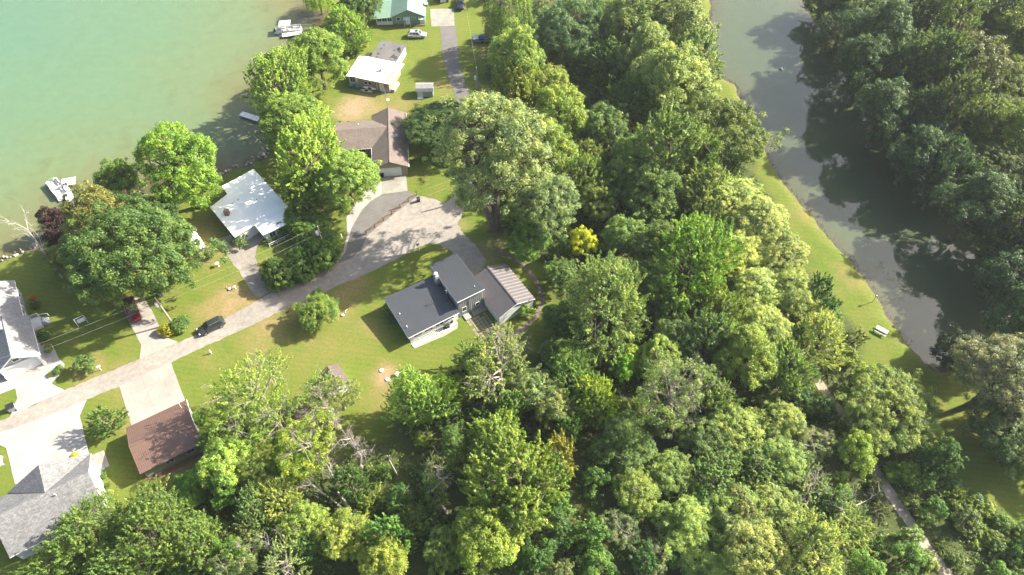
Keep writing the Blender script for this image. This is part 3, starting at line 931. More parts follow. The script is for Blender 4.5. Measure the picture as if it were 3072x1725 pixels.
o = thing('patio_set', 'dark round patio table with chairs beside the brown-shingled house', 'patio table', G(1032, 382, 0))
MB().lathe([(.75, .70), (.75, .74)], 16).tube([(0, 0, 0), (0, 0, .7)], .05, 6).build('table', M['black_metal'], o)
for k in range(4):
    a = PI / 4 + k * PI / 2
    x, y = 1.05 * math.cos(a), 1.05 * math.sin(a)
    mb = MB().box(x - .24, y - .24, .40, x + .24, y + .24, .45).tube([(x * 1.2, y * 1.2, .45), (x * 1.28, y * 1.28, .95)], .2, 4)
    for sx in (-.2, .2):
        for sy in (-.2, .2):
            mb.tube([(x + sx, y + sy, 0), (x + sx, y + sy, .4)], .02, 4)
    mb.build('chair', M['black_metal'], o)

# ---- white-roofed cottage further up
Wc = thing('cottage', 'tan cottage with bright white roof and a grey flat-roofed annex', 'cottage', (-35.9, 136.4, 0), math.radians(-15))
MB().box(.35, .35, -.1, 7.9, 7.6, 2.8).build('wall', M['tan_siding'], Wc)
slope(Wc, [(0, 0, 3.05), (8.3, 0, 2.75), (8.9, 8.0, 2.75), (0, 8.0, 3.05)], 'membrane_white', .18)
MB().box(-2.3, .9, -.1, .35, 8.2, 2.5).build('wall', M['white_siding'], Wc)
slope(Wc, [(-2.7, .5, 2.5), (-.02, .5, 2.82), (-.02, 8.5, 2.82), (-2.7, 8.5, 2.5)], 'membrane_white', .15)
MB().box(.5, 8.01, -.1, 6.4, 15.3, 2.55).build('wall', M['white_siding'], Wc)
an = slope(Wc, [(.2, 8.02, 2.8), (6.7, 8.02, 2.6), (6.7, 15.6, 2.6), (.2, 15.6, 2.8)], 'tar_roof', .16)
random.seed(5)
for k in range(9):                                  # dark ponding stains: patches of bare membrane
    x, y = random.uniform(4.3, 6.1), random.uniform(8.6, 15.0)
    rr_ = random.uniform(.25, .75)
    zz = 2.8 - (x - .2) / 6.5 * .2 + .012
    pts = [(x + rr_ * random.uniform(.6, 1.2) * math.cos(a) * .8, y + rr_ * random.uniform(.6, 1.3) * math.sin(a)) for a in np.linspace(0, 2 * PI, 11)[:-1]]
    MB().add([(p[0], p[1], 2.8 - (p[0] - .2) / 6.5 * .2 + .006) for p in pts], [tuple(range(10))]).build('roof_patch', M['dark_roof'], an)
for (x, y, rr_) in ((1.6, 13.8, .3), (1.5, 12.2, .3), (1.6, 10.2, .42), (1.7, 8.9, .25)):
    pts = [(x + rr_ * random.uniform(.7, 1.2) * math.cos(a), y + rr_ * random.uniform(.8, 1.3) * math.sin(a)) for a in np.linspace(0, 2 * PI, 11)[:-1]]
    MB().add([(p[0], p[1], 2.8 - (p[0] - .2) / 6.5 * .2 + .006) for p in pts], [tuple(range(10))]).build('roof_patch', M['dark_roof'], an)
slope(Wc, [(-1.6, 8.7, 2.0), (.18, 8.7, 2.05), (.18, 11.0, 2.05), (-1.6, 11.0, 2.0)], 'dark_roof', .1)
MB().box(-1.4, 8.8, -.1, .18, 10.9, 1.88).build('wall', M['white_siding'], Wc)
MB().box(4.5, 3.7, 2.8, 5.0, 4.4, 3.7).build('chimney', M['stone'], Wc)
window(Wc, (1.8, .35, 1.4), (1, 0), .8, .7)
window(Wc, (2.85, .35, 1.4), (1, 0), .8, .7)
window(Wc, (5.6, .35, .15), (1, 0), .95, 2.0, name='door')
window(Wc, (-1.9, .9, .9), (1, 0), 1.1, 1.3)
MB().tube([(4.9, .28, 2.6), (4.9, .28, .2)], .05, 5).build('downspout', M['white_paint'], Wc)
mb = MB().box(8.0, .8, 0, 8.9, 3.9, .7)
mb.build('planter', M['stone'], Wc)
random.seed(8)


def kayak(loc, rz, tilt, L, w, mat, label):
    k = thing('kayak', label, 'kayak', loc, rz)
    mb = MB()
    secs = []
    n = 11
    for i in range(n):
        t = i / (n - 1)
        s_ = math.sin(PI * t) ** .7
        x = (t - .5) * L
        secs.append([(x, w / 2 * s_ * math.cos(a), .16 * s_ * math.sin(a) + .1 * (2 * t - 1) ** 2) for a in np.linspace(0, 2 * PI, 9)[:-1]])
    vs = [p for s_ in secs for p in s_]
    fs = [(i * 8 + j, i * 8 + (j + 1) % 8, (i + 1) * 8 + (j + 1) % 8, (i + 1) * 8 + j) for i in range(n - 1) for j in range(8)]
    h_ = mb.add(vs, fs).build('hull', M[mat], k, True)
    ck = MB().lathe([(.1, .165), (.22, .18), (.24, .2), (.2, .165)], 12).build('cockpit', M['black_metal'], k)
    ck.scale = (2.0, 1.0, 1.0)
    k.rotation_euler = (tilt, 0, rz)
    return k


a = math.radians(-15)
fw = Vector((math.cos(a), math.sin(a), 0))
ou = Vector((math.sin(a), -math.cos(a), 0))
base = Vector((-35.9, 136.4, 0))
kayak(base + fw * -.6 + ou * .1 + Vector((0, 0, .55)), a, 1.1, 3.6, .75, 'teal', 'teal kayak leaning on the white-roofed cottage')
kayak(base + fw * 3.2 + ou * .1 + Vector((0, 0, .75)), a, 1.1, 3.4, .7, 'membrane', 'pale grey kayak hung above the other on the cottage wall')
kayak(base + fw * 2.6 + ou * .75 + Vector((0, 0, .30)), a, .5, 3.2, .75, 'vinyl', 'cream kayak lying on the ground by the cottage wall')

# ---- small grey shed
Sd = thing('shed', 'small grey gambrel shed on the lawn by the asphalt lane', 'shed', (-21.9, 133.0, 0), math.radians(1.5))
MB().box(.1, .1, 0, 3.8, 2.7, 1.7).build('wall', M['blue_grey_siding'], Sd)
prof = [(-.12, 1.62), (.35, 2.25), (1.4, 2.6), (2.45, 2.25), (2.92, 1.62)]
mb = MB()
for (ya, za), (yb, zb) in zip(prof[:-1], prof[1:]):
    mb.slab([(-.08, ya, za), (3.98, ya, za), (3.98, yb, zb), (-.08, yb, zb)], .07)
mb.build('roof', M['shingle_pale'], Sd)
mb = MB()
for x in (.1, 3.78):
    mb.add([(x, p[0] + .0, p[1] - .06) for p in prof] + [(x + .02, p[0], p[1] - .06) for p in prof], [(0, 1, 2, 3, 4), (9, 8, 7, 6, 5)])
mb.build('gable', M['blue_grey_siding'], Sd)
window(Sd, (.4, .1, .1), (1, 0), 1.0, 1.5, name='door')
MB().box(.2, -.75, 0, 1.5, .05, .18).build('step', M['white_paint'], Sd)

# ---- green-roofed house
Gh = thing('house', 'sage green house with green metal roof and striped awnings', 'house', (-34.1, 161.6, 0), math.radians(3))
MB().box(3.9, 0, -.1, 12.0, 12, 2.6).build('wall', M['green_siding'], Gh)
MB().add([(3.9, 0, 2.6), (12, 0, 2.6), (7.95, 0, 4.35), (3.9, .12, 2.6), (12, .12, 2.6), (7.95, .12, 4.35)], [(0, 1, 2), (3, 5, 4), (0, 2, 5, 3), (1, 4, 5, 2), (0, 3, 4, 1)]).build('gable', M['green_siding'], Gh)
gr1 = [(12.4, -.4, 2.42), (12.4, 12.4, 2.42), (7.95, 12.4, 4.45), (7.95, -.4, 4.45)]
gr2 = [(3.6, 12.4, 2.45), (3.6, -.4, 2.45), (7.95, -.4, 4.45), (7.95, 12.4, 4.45)]
for q in (gr1, gr2):
    r = slope(Gh, q, 'green_metal', .14)
    ribs(r, *q, 'green_metal', .5, .05, .03)
gr3 = [(-.7, 12.0, 2.05), (-.7, -.3, 2.05), (3.59, -.3, 2.42), (3.59, 12.0, 2.42)]
r = slope(Gh, gr3, 'green_metal', .12)
ribs(r, *gr3, 'green_metal', .5, .05, .03)
MB().box(-.2, .3, -.1, 3.9, 11.5, 2.0).build('wall', M['white_siding'], Gh)
for k in range(3):
    window(Gh, (.05 + k * 1.3, .3, 1.0), (1, 0), 1.05, .85)
window(Gh, (5.0, 0, 1.3), (1, 0), .9, .8)
window(Gh, (8.8, 0, 1.7), (1, 0), .9, .35)
window(Gh, (7.2, 0, .2), (1, 0), .95, 1.7, name='door')
window(Gh, (10.9, 0, .2), (1, 0), .9, 1.7, name='door')
for (x, w_) in ((6.8, 1.7), (10.6, 1.2)):
    aw = MB()
    n = int(w_ / .17)
    for k in range(n):
        aw.slab([(x + k * .17, -.02, 2.32), (x + k * .17 + .168, -.02, 2.32), (x + k * .17 + .168, -.9, 1.92), (x + k * .17, -.9, 1.92)], .03) if k % 2 == 0 else None
    o1 = aw.build('awning', M['white_paint'], Gh)
    aw = MB()
    for k in range(1, n, 2):
        aw.slab([(x + k * .17, -.02, 2.315), (x + k * .17 + .168, -.02, 2.315), (x + k * .17 + .168, -.9, 1.915), (x + k * .17, -.9, 1.915)], .03)
    aw.build('stripe', M['green_siding'], o1)
for x in (6.9, 8.35):
    MB().tube([(x, -.85, 0), (x, -.85, 1.95)], .05, 5).build('awning_post', M['white_paint'], Gh)
mb = MB().box(4.1, -1.0, 0, 6.6, -.15, .3).box(8.7, -.8, 0, 12.0, -.15, .25)
mb.build('flower_bed', M['mulch'], Gh)
MB().box(11.9, 4, 2.4, 12.9, 5.2, 3.0).build('air_unit', M['plastic_grey'], Gh)
sh2 = thing('playhouse', 'dark timber playhouse with pale panel beyond the parking pad', 'playhouse', G(1330, 8, 0), math.radians(4))
gable_walls(-1.4, 0, 1.4, 2.4, 1.9, 2.7, 'y').build('wall', M['rust_wood'], sh2)
slope(sh2, [(-1.6, -.2, 1.85), (-1.6, 2.6, 1.85), (0, 2.6, 2.8), (0, -.2, 2.8)], 'shingle_dark', .08)
slope(sh2, [(1.6, -.2, 1.85), (1.6, 2.6, 1.85), (0, 2.6, 2.8), (0, -.2, 2.8)], 'shingle_dark', .08)
window(sh2, (-.7, 0, .2), (1, 0), 1.4, 1.7, name='door')
rim(sh2, [(-1.6, -.22, 1.8), (0, -.22, 2.74), (1.6, -.22, 1.8)], 'white_paint', .05)

# ---- brown metal garage
Bg = thing('garage', 'sage garage under a reddish brown ribbed metal roof', 'garage', (-55.5, 41.5, 0), math.radians(31.5))
lx, ly = 9.45, 8.8
gable_walls(.3, .45, lx - .25, ly - .4, 2.65, 3.95, 'x').build('wall', M['sage_siding'], Bg)
f1 = [(0, 0, 2.62), (lx, 0, 2.62), (lx, ly / 2, 4.0), (0, ly / 2, 4.0)]
f2 = [(lx, ly, 2.62), (0, ly, 2.62), (0, ly / 2, 4.0), (lx, ly / 2, 4.0)]
for q in (f1, f2):
    r = slope(Bg, q, 'brown_metal', .12)
    ribs(r, *q, 'brown_metal', .3, .05, .03)
MB().box(-.01, ly / 2 - .13, 3.97, lx + .01, ly / 2 + .13, 4.05).build('ridge_cap', M['brown_metal'], Bg)
rim(Bg, [(lx + .02, 0, 2.55), (lx + .02, ly / 2, 3.93), (lx + .02, ly, 2.55)], 'white_paint', .06)
rim(Bg, [(0, -.02, 2.53), (lx, -.02, 2.53)], 'black_metal', .05, 'gutter')
window(Bg, (8.3, ly - .4, .1), (-1, 0), 6.4, 2.2, name='garage_door')
window(Bg, (3.6, .45, 1.1), (1, 0), 1.1, .9)
window(Bg, (6.8, .45, 1.1), (1, 0), 1.1, .9)
MB().tube([(lx - 1.0, ly - 1.3, 2.8), (lx - .9, ly - 1.2, 4.6)], .04, 5).build('vent_pipe', M['lamp_white'], Bg)
for k, (x, y, s_) in enumerate(((9.0, -.2, .3), (9.4, -.5, .25), (8.3, -.3, .22))):
    o = thing('bucket', 'grey garden bucket at the corner of the brown garage', 'bucket', Bg.matrix_basis @ Vector((x + .3, y - .2, 0)), 0, 'buckets by the garage')
    MB().lathe([(s_ * .8, 0), (s_, s_ * 2), (s_ * .9, s_ * 2), (s_ * .7, .05)], 12).build('pail', M['plastic_grey'], o)
    MB().tube([(-s_, 0, s_ * 2), (-s_ * .5, 0, s_ * 2.5), (s_ * .5, 0, s_ * 2.5), (s_, 0, s_ * 2)], .012, 4).build('handle', M['steel'], o)
tag(sheet('mulch_bed', [(428, 1430), (470, 1420), (560, 1372), (612, 1342), (625, 1352), (560, 1395), (450, 1446)], .03, M['mulch'], 'brown mulch bed along the brown garage', .12, .5, cat='mulch'), kind='structure')

# ---- grey-shingled house at the lower left
Ls = thing('house', 'white house under a broad speckled grey shingle roof with cross gable', 'house', (-69.6, 29.3, 0), math.radians(31.8))
gable_walls(.4, .45, 12.6, 9.4, 3.0, 5.85, 'x').build('wall', M['white_siding'], Ls)
yr = 5.1
slope(Ls, [(0, 0, 2.95), (13.0, 0, 2.95), (13.0, yr, 6.0), (0, yr, 6.0)], 'shingle_grey', .15)
slope(Ls, [(0, 9.9, 2.95), (13.0, 9.9, 2.95), (13.0, yr, 6.0), (0, yr, 6.0)], 'shingle_grey', .15)
xr = 7.1
slope(Ls, [(13.02, 10.0, 3.03), (xr, 10.0, 6.06), (xr, yr, 6.06)], 'shingle_grey', .12)
slope(Ls, [(1.2, 10.0, 3.03), (xr, 10.0, 6.06), (xr, yr, 6.06)], 'shingle_grey', .12)
MB().add([(1.6, 9.5, -.1), (12.6, 9.5, -.1), (12.6, 9.5, 3.0), (xr, 9.5, 5.85), (1.6, 9.5, 3.0)], [(4, 3, 2, 1, 0)]).build('gable', M['white_siding'], Ls)
rim(Ls, [(13.02, 0, 2.88), (13.02, yr, 5.93), (13.02, 9.95, 2.88)], 'white_paint', .07)
rim(Ls, [(0, -.02, 2.88), (13.0, -.02, 2.88)], 'white_paint', .06, 'gutter')
window(Ls, (12.6, 4.6, 3.4), (0, 1), .8, .8)
window(Ls, (12.6, 7.3, .15), (0, 1), .95, 2.05, name='door')
window(Ls, (12.6, 2.0, 1.0), (0, 1), 1.2, 1.1)
for k in range(3):
    window(Ls, (9.8 - k * 3.2, .45, 1.0), (1, 0), 1.3, 1.1)
MB().lathe([(.07, 5.5), (.07, 6.1)], 8, (8.2, 4.2)).build('vent_pipe', M['lamp_white'], Ls)
window(Ls, (11.6, 9.5, .1), (-1, 0), 4.8, 2.2, name='garage_door')

# ---- pale-roofed house on the left edge
Lh = thing('house', 'grey-sided house with pale shingles and a white-trimmed garage gable', 'house', (-84.2, 58.7, 0), math.radians(32.1))
MB().box(.4, .5, -.1, 6.1, 7.4, 2.8).add([(.4, .5, 2.8), (6.1, .5, 2.8), (3.25, .5, 4.75), (.4, .62, 2.8), (6.1, .62, 2.8), (3.25, .62, 4.75)], [(0, 1, 2), (3, 5, 4), (0, 2, 5, 3), (1, 4, 5, 2)]).build('wall', M['grey_siding'], Lh)
slope(Lh, [(6.55, 0, 2.75), (6.55, 9.5, 2.75), (3.25, 9.5, 5.0), (3.25, 0, 5.0)], 'shingle_pale', .14)
slope(Lh, [(-.05, 0, 2.75), (-.05, 9.5, 2.75), (3.25, 9.5, 5.0), (3.25, 0, 5.0)], 'shingle_pale', .14)
rim(Lh, [(-.05, -.03, 2.65), (3.25, -.03, 4.9), (6.55, -.03, 2.65)], 'white_paint', .11)
rim(Lh, [(6.57, 0, 2.68), (6.57, 7.0, 2.68)], 'white_paint', .07, 'gutter')
MB().box(.2, .30, 2.45, 6.3, .5, 2.75).build('trim_board', M['white_paint'], Lh)
window(Lh, (2.8, .5, 3.2), (1, 0), .9, .65, t=.14)
window(Lh, (.75, .5, .05), (1, 0), 5.0, 2.2, name='garage_door')
for x in (.42, 6.08):
    MB().box(x - .25, .05, 0, x + .25, .5, 1.0).box(x - .16, .15, 1.0, x + .16, .49, 2.45).build('pillar', M['white_paint'], Lh)
bx0, bx1, by0, by1, bz = -9.0, 5.75, 7.0, 18.6, 3.3
bm_ = (bx0 + bx1) / 2
gable_walls(bx0 + .4, by0 + .5, bx1 - .35, by1 - .4, bz, 7.3, 'y').build('wall', M['blue_grey_siding'], Lh)
slope(Lh, [(bx1, by0, bz - .1), (bx1, by1, bz - .1), (bm_, by1, 7.5), (bm_, by0, 7.5)], 'shingle_pale', .15)
slope(Lh, [(bx0, by0, bz - .1), (bx0, by1, bz - .1), (bm_, by1, 7.5), (bm_, by0, 7.5)], 'shingle_pale', .15)
rim(Lh, [(bm_, by0 - .02, 7.4), (bx1 + .02, by0 - .02, bz - .2), (bx1 + .02, by1 + .02, bz - .2), (bm_, by1 + .02, 7.4)], 'white_paint', .08)
for k in range(4):
    window(Lh, (bx1 - .35, 9.4 + k * 2.2, 1.1), (0, 1), .9, 1.3, t=.12)
# porch deck with stair
dk = MB().box(bx1 - .3, 8.2, 0, bx1 + 1.6, 10.6, .7).build('deck', M['white_paint'], Lh)
for k in range(4):
    MB().box(bx1 + 1.6 + k * .28, 8.5, 0, bx1 + 1.9 + k * .28 - .02, 10.2, .56 - k * .16).build('step', M['plastic_grey'], dk)
mb = MB()
for (xa, ya, xb, yb) in ((bx1 - .2, 8.25, bx1 + 1.6, 8.25), (bx1 - .2, 10.55, bx1 + 1.6, 10.55), (bx1 + 1.55, 10.2, bx1 + 1.55, 10.6)):
    for k in range(9):
        t = k / 8
        mb.tube([(xa + (xb - xa) * t, ya + (yb - ya) * t, .7), (xa + (xb - xa) * t, ya + (yb - ya) * t, 1.55)], .035, 4)
    mb.tube([(xa, ya, 1.6), (xb, yb, 1.6)], .06, 4)
for ya in (8.5, 10.2):
    mb.tube([(bx1 + 1.6, ya, 1.55), (bx1 + 2.9, ya, .9)], .06, 4).tube([(bx1 + 2.9, ya, 0), (bx1 + 2.9, ya, .95)], .05, 4)
mb.build('railing', M['white_paint'], dk)
rl = MB().tube([(6.4, 3.9, 0), (6.4, 3.9, 1.0)], .05, 4)
fe = MB()
for k in range(7):
    fe.tube([(6.5 + k * .25, 6.1, 0), (6.5 + k * .25, 6.1, .9)], .03, 4)
fe.tube([(6.45, 6.1, .9), (8.1, 6.1, .9)], .05, 4).tube([(6.45, 6.1, .3), (8.1, 6.1, .3)], .04, 4)
tag(fe.build('fence', M['white_paint']), 'short white picket fence by the pale-roofed house walk', 'fence')
bpy.data.objects['fence'].location = Lh.location
bpy.data.objects['fence'].rotation_euler = Lh.rotation_euler


# ---- two little sheds under the sparse trees
def little_shed(p, rz, L, Wd, ez, rz_, roof, label, wall='white_siding'):
    s_ = thing('shed', label, 'shed', p, rz)
    gable_walls(.15, .15, L - .15, Wd - .15, ez, rz_ - .05, 'y').build('wall', M[wall], s_)
    a = [(L, 0, ez - .05), (L, Wd, ez - .05), (L / 2, Wd, rz_), (L / 2, 0, rz_)]
    b = [(0, Wd, ez - .05), (0, 0, ez - .05), (L / 2, 0, rz_), (L / 2, Wd, rz_)]
    for q in (a, b):
        slope(s_, q, roof, .08)
    window(s_, (L / 2 - .5, .15, .05), (1, 0), 1.0, 1.8, name='door')
    return s_


little_shed((-29.1, 55.5, 0), math.radians(38), 3.4, 4.4, 2.0, 2.9, 'shingle_dark', 'brown-roofed white shed on the lawn under the sparse trees')
little_shed(G(876, 1322, 0), math.radians(33), 4.4, 4.4, 2.1, 3.1, 'shingle_dark', 'brown-roofed shed among the half-dead trees by the wood', 'tan_siding')


# ================================================================== vegetation
def unit(a):
    return a / np.maximum(np.linalg.norm(a, axis=-1, keepdims=True), 1e-9)


def leaves(C, D, RC, k, size, style, R):
    """C clump centres, D clump directions, RC clump radii -> quads and a tint per quad"""
    m = len(C)
    if style == 'sprig':
        t = R.random((m, k, 1))
        ax = D[:, None, :]
        per = unit(np.cross(R.normal(size=(m, k, 3)), ax))
        wd = RC[:, None, None] * 0.42 * (1.05 - 0.85 * t)
        pos = C[:, None, :] + ax * RC[:, None, None] * (t * 2.1 - 0.7) + per * wd * np.sqrt(R.random((m, k, 1)))
        nrm = unit(per * 0.9 + np.array([0, 0, 0.7]) + 0.5 * R.normal(size=(m, k, 3)))
    elif style == 'droop':
        t = R.random((m, k, 1))
        pos = C[:, None, :] + np.array([0, 0, -1.0]) * RC[:, None, None] * t * 3.2 + D[:, None, :] * RC[:, None, None] * np.sqrt(t) * .5 + R.normal(size=(m, k, 3)) * RC[:, None, None] * .13
        nrm = unit(R.normal(size=(m, k, 3)) * np.array([1, 1, .5]) + D[:, None, :] * .5)
    else:
        d = unit(R.normal(size=(m, k, 3)) + 0.75 * D[:, None, :] + np.array([0, 0, 0.35]))
        q = R.random((m, k, 1)) ** 0.45
        pos = C[:, None, :] + d * RC[:, None, None] * q * np.array([1, 1, 0.85])
        nrm = unit(d * 1.0 + np.array([0, 0, 0.5]) + 0.45 * R.normal(size=(m, k, 3)))
    tint = 0.5 + 0.22 * R.normal(size=(m, 1)) + 0.16 * R.normal(size=(m, k))
    pos, nrm, tint = pos.reshape(-1, 3), nrm.reshape(-1, 3), np.clip(tint.reshape(-1), 0, 1)
    n = len(pos)
    ta = unit(np.cross(nrm, R.normal(size=(n, 3))))
    tb = np.cross(nrm, ta)
    s = size * R.uniform(.65, 1.35, (n, 1))
    V = np.stack([pos + ta * s, pos + tb * s * .62, pos - ta * s, pos - tb * s * .62], 1).reshape(-1, 3)
    return V, tint


def make_tree(kind, seed, H, R0, cb, m, k, rc, size, style='dome', tm=0.42, lean=0.0, inner=0.45, bare=0, trunk=1.0, stems=1, up=0.35, bark='bark', lobes=.2, sub=0, subr=(.38, .54)):
    m, k, rc = int(m * 1.75), int(k * .62), rc * .74
    R = np.random.default_rng(seed)
    ph = R.uniform(0, 6.28, 4)
    cen, tries = [], 0
    mind = rc * 0.62
    subs = []
    for i in range(sub):
        a = 2 * PI * i / max(1, sub - 1) + R.uniform(-.4, .4)
        if i == sub - 1:
            subs.append((np.array([R.normal() * .12 * R0, R.normal() * .12 * R0, H - .30 * (H - cb)]), R0 * .5))
        else:
            q = R.uniform(.48, .68) * R0
            zf = R.uniform(.30, .68)
            if sub > 11:
                a = i * 2.4
                q = R0 * (.25 + .55 * (i / sub) ** .5) * R.uniform(.9, 1.1)
                zf = .80 - .5 * (q / R0) ** 1.6 + R.uniform(-.08, .08)
            subs.append((np.array([q * math.cos(a), q * math.sin(a), cb + (H - cb) * zf]), R0 * R.uniform(*subr)))
    zs = min(1.15, (H - cb) / (2 * R0) * 1.25)
    while len(cen) < m and tries < m * 30:
        tries += 1
        t = R.random()
        a = R.uniform(0, 2 * PI)
        pr = math.sqrt(max(0, 1 - .75 * ((tm - t) / tm) ** 2)) if t < tm else math.sqrt(max(0, 1 - ((t - tm) / (1 - tm)) ** 2))
        rr = R0 * pr * (1 + lobes * math.sin(2 * a + ph[0] + 3 * t) + lobes * .7 * math.sin(3 * a + ph[1]) + .5 * lobes * math.sin(5 * a + ph[2] + 5 * t))
        q = R.uniform(inner, 1.0) ** .7
        p = np.array([rr * q * math.cos(a), rr * q * math.sin(a), cb + (H - cb) * t])
        if sub and R.random() > .12:
            si = R.integers(sub)
            dv = unit(R.normal(size=3) + np.array([0, 0, .35]))
            p = subs[si][0] + dv * np.array([1, 1, zs]) * subs[si][1] * R.uniform(.72, 1.0)
            if p[2] < cb * .7 or any(np.linalg.norm((p - c_) / np.array([1, 1, zs])) < r_ * .68 for j_, (c_, r_) in enumerate(subs) if j_ != si): continue
        if all((p - c_) @ (p - c_) > mind * mind for c_ in cen[-60:]):
            cen.append(p)
    C = np.array(cen)
    ctr = np.array([0, 0, cb + (H - cb) * .3])
    D = unit(unit(C - ctr) + np.array([0, 0, up]))
    D = unit(D + .38 * R.normal(size=D.shape))
    RC = rc * R.uniform(.6, 1.35, len(C))
    V, tint = leaves(C, D, RC, int(k * 1.15), size * .90, style, R)
    F = np.arange(len(V)).reshape(-1, 4)
    crown = qmesh('crown', V, F, M['leaf'])
    attr(crown, 'tint', tint, 'FACE')
    mb = MB()
    r0 = 0.030 * H * trunk
    tops = []
    for s_ in range(stems):
        dx, dy = (R.normal(size=2) * (.10 * H if stems > 1 else .02 * H))
        bx = (R.normal(size=2) * .2 if stems > 1 else (0, 0))
        pts = [(bx[0] + dx * f_ ** 1.3, bx[1] + dy * f_ ** 1.3, -.3 + (H * .78 + .3) * f_) for f_ in (0, .08, .3, .55, .8, 1)]
        mb.tube(pts, [r0 * 1.35, r0, r0 * .85, r0 * .6, r0 * .35, r0 * .12], 7)
        tops.append(pts)
    nl = min(len(C), 14)
    ids = R.choice(len(C), nl, replace=False)
    limbs = []
    for i in ids:
        pts = tops[R.integers(len(tops))]
        zc = C[i][2] * R.uniform(.45, .75)
        f_ = min(1, max(.1, zc / (H * .78)))
        st = Vector(pts[0]).lerp(Vector(pts[-1]), f_)
        st = Vector((pts[-1][0] * f_ ** 1.3, pts[-1][1] * f_ ** 1.3, zc))
        en = Vector(C[i])
        md = st.lerp(en, .55) + Vector((0, 0, .06 * (en - st).length))
        mb.tube([st, md, en], [r0 * .42, r0 * .25, r0 * .06], 5, False)
        limbs.append((st, md, en))
    for i in range(len(C)):
        if i in ids or R.random() > .35: continue
        p = Vector(C[i])
        st, md, en = min(limbs, key=lambda l: (l[1] - p).length)
        a_ = md.lerp(en, R.uniform(0, .6))
        mb.tube([a_, a_.lerp(p, .6) + Vector((0, 0, .1)), p], [r0 * .16, r0 * .10, r0 * .03], 3, False)
    tk = mb.mesh('trunk', M[bark])
    br = None
    if bare:
        mb = MB()
        for _ in range(bare):
            st, md, en = limbs[R.integers(len(limbs))]
            b0 = md.lerp(en, R.uniform(.1, 1))
            d = Vector(unit(np.array(b0 - Vector(ctr))) + R.normal(size=3) * .35 + np.array([0, 0, .6])).normalized()
            L = R.uniform(.18, .38) * R0 * 1.6
            twig(mb, b0, d, L, .035 + .008 * L, R, 2)
        br = mb.mesh('bare_branches', M['dead_wood'])
    return dict(kind=kind, crown=crown, trunk=tk, bare=br, H=H, R=R0, zc=cb + (H - cb) * .45)


def twig(mb, p, d, L, r, R, lev):
    n = 3
    pts, rr = [p], [r]
    q, dd = p.copy(), d.copy()
    for i in range(n):
        dd = (dd + Vector(R.normal(size=3)) * .16).normalized()
        q = q + dd * L / n
        pts.append(q.copy())
        rr.append(r * (1 - .3 * (i + 1)))
    mb.tube(pts, rr, 4 if lev > 1 else 3, False)
    if lev:
        for _ in range(3 + lev):
            i = R.integers(1, n + 1)
            nd = (dd * .8 + Vector(R.normal(size=3)) * .55).normalized()
            twig(mb, pts[i], nd, L * R.uniform(.35, .6), r * .45, R, lev - 1)


def make_bare(seed, H, spread=.5, mat='dead_wood', lean=(0, 0), lev=3, limbs=7, r0=None):
    R = np.random.default_rng(seed)
    mb = MB()
    r0 = r0 or .022 * H
    pts = [Vector((lean[0] * f_, lean[1] * f_, -.3 + (H * .85 + .3) * f_)) for f_ in (0, .15, .4, .7, 1)]
    for p in pts[1:]:
        p += Vector((R.normal() * .02 * H, R.normal() * .02 * H, 0))
    mb.tube(pts, [r0 * 1.3, r0, r0 * .8, r0 * .5, r0 * .15], 7)
    for _ in range(limbs):
        f_ = R.uniform(.35, .98)
        i = min(3, int(f_ * 4))
        b0 = pts[i].lerp(pts[i + 1], f_ * 4 - i)
        a = R.uniform(0, 6.28)
        d = Vector((math.cos(a) * spread, math.sin(a) * spread, R.uniform(.35, .9))).normalized()
        twig(mb, b0, d, H * R.uniform(.2, .38), r0 * .38, R, lev - 1)
    return dict(trunk=mb.mesh('trunk', M[mat]), H=H)


P = {}
P['maple'] = [make_tree('maple', 1, 14, 6.0, 2.5, 470, 70, .95, .155, 'sprig', .40, up=.7, lobes=.2, inner=.4), make_tree('maple', 2, 13, 6.0, 2.2, 430, 80, .95, .155, 'dome', .42, up=.7, sub=16, subr=(.26, .38))]
P['oak'] = [make_tree('oak', 3, 15, 9.0, 3.0, 460, 120, 1.15, .165, 'dome', .45, inner=.55, up=.5, sub=22, subr=(.22, .32)), make_tree('oak', 23, 14, 9.0, 3.0, 460, 120, 1.15, .165, 'dome', .45, inner=.55, up=.5, sub=18, subr=(.24, .36))]
P['cottonwood'] = [make_tree('cottonwood', 4, 19, 6.8, 6.0, 520, 72, .9, .135, 'dome', .45, stems=2, up=.9, inner=.4, sub=13, subr=(.28, .40)), make_tree('cottonwood', 5, 17, 6.2, 5.0, 450, 72, .85, .135, 'dome', .45, up=.9, inner=.4, sub=12, subr=(.28, .42))]
P['broadleaf'] = [make_tree('broadleaf', 6, 12, 4.7, 2.2, 240, 90, .95, .15, 'dome', .42, sub=7), make_tree('broadleaf', 7, 13, 4.5, 3.0, 220, 90, .95, .15, 'dome', .5, sub=6), make_tree('broadleaf', 8, 11, 4.9, 2.0, 270, 72, .95, .15, 'sprig', .42, up=.7, sub=6),
                  make_tree('broadleaf', 24, 12.5, 4.6, 1.8, 250, 80, .9, .145, 'sprig', .4, up=1.0, lobes=.3), make_tree('broadleaf', 25, 11.5, 4.7, 2.4, 240, 84, .9, .15, 'dome', .45, sub=8)]
P['sprig'] = [make_tree('sprig', 9, 12.5, 5.8, 1.5, 340, 76, 1.25, .135, 'sprig', .28, up=.6, inner=.3), make_tree('sprig', 10, 11.5, 5.4, 2.0, 340, 72, 1.15, .14, 'sprig', .38, up=1.2, inner=.3)]
P['sparse'] = [make_tree('sparse', 12, 13, 5.0, 4.0, 130, 52, .95, .14, 'sprig', .5, bare=20, bark='dead_wood', up=.6, inner=.5), make_tree('sparse', 13, 12, 4.6, 3.5, 120, 56, .9, .14, 'dome', .55, bare=24, bark='dead_wood', inner=.5)]
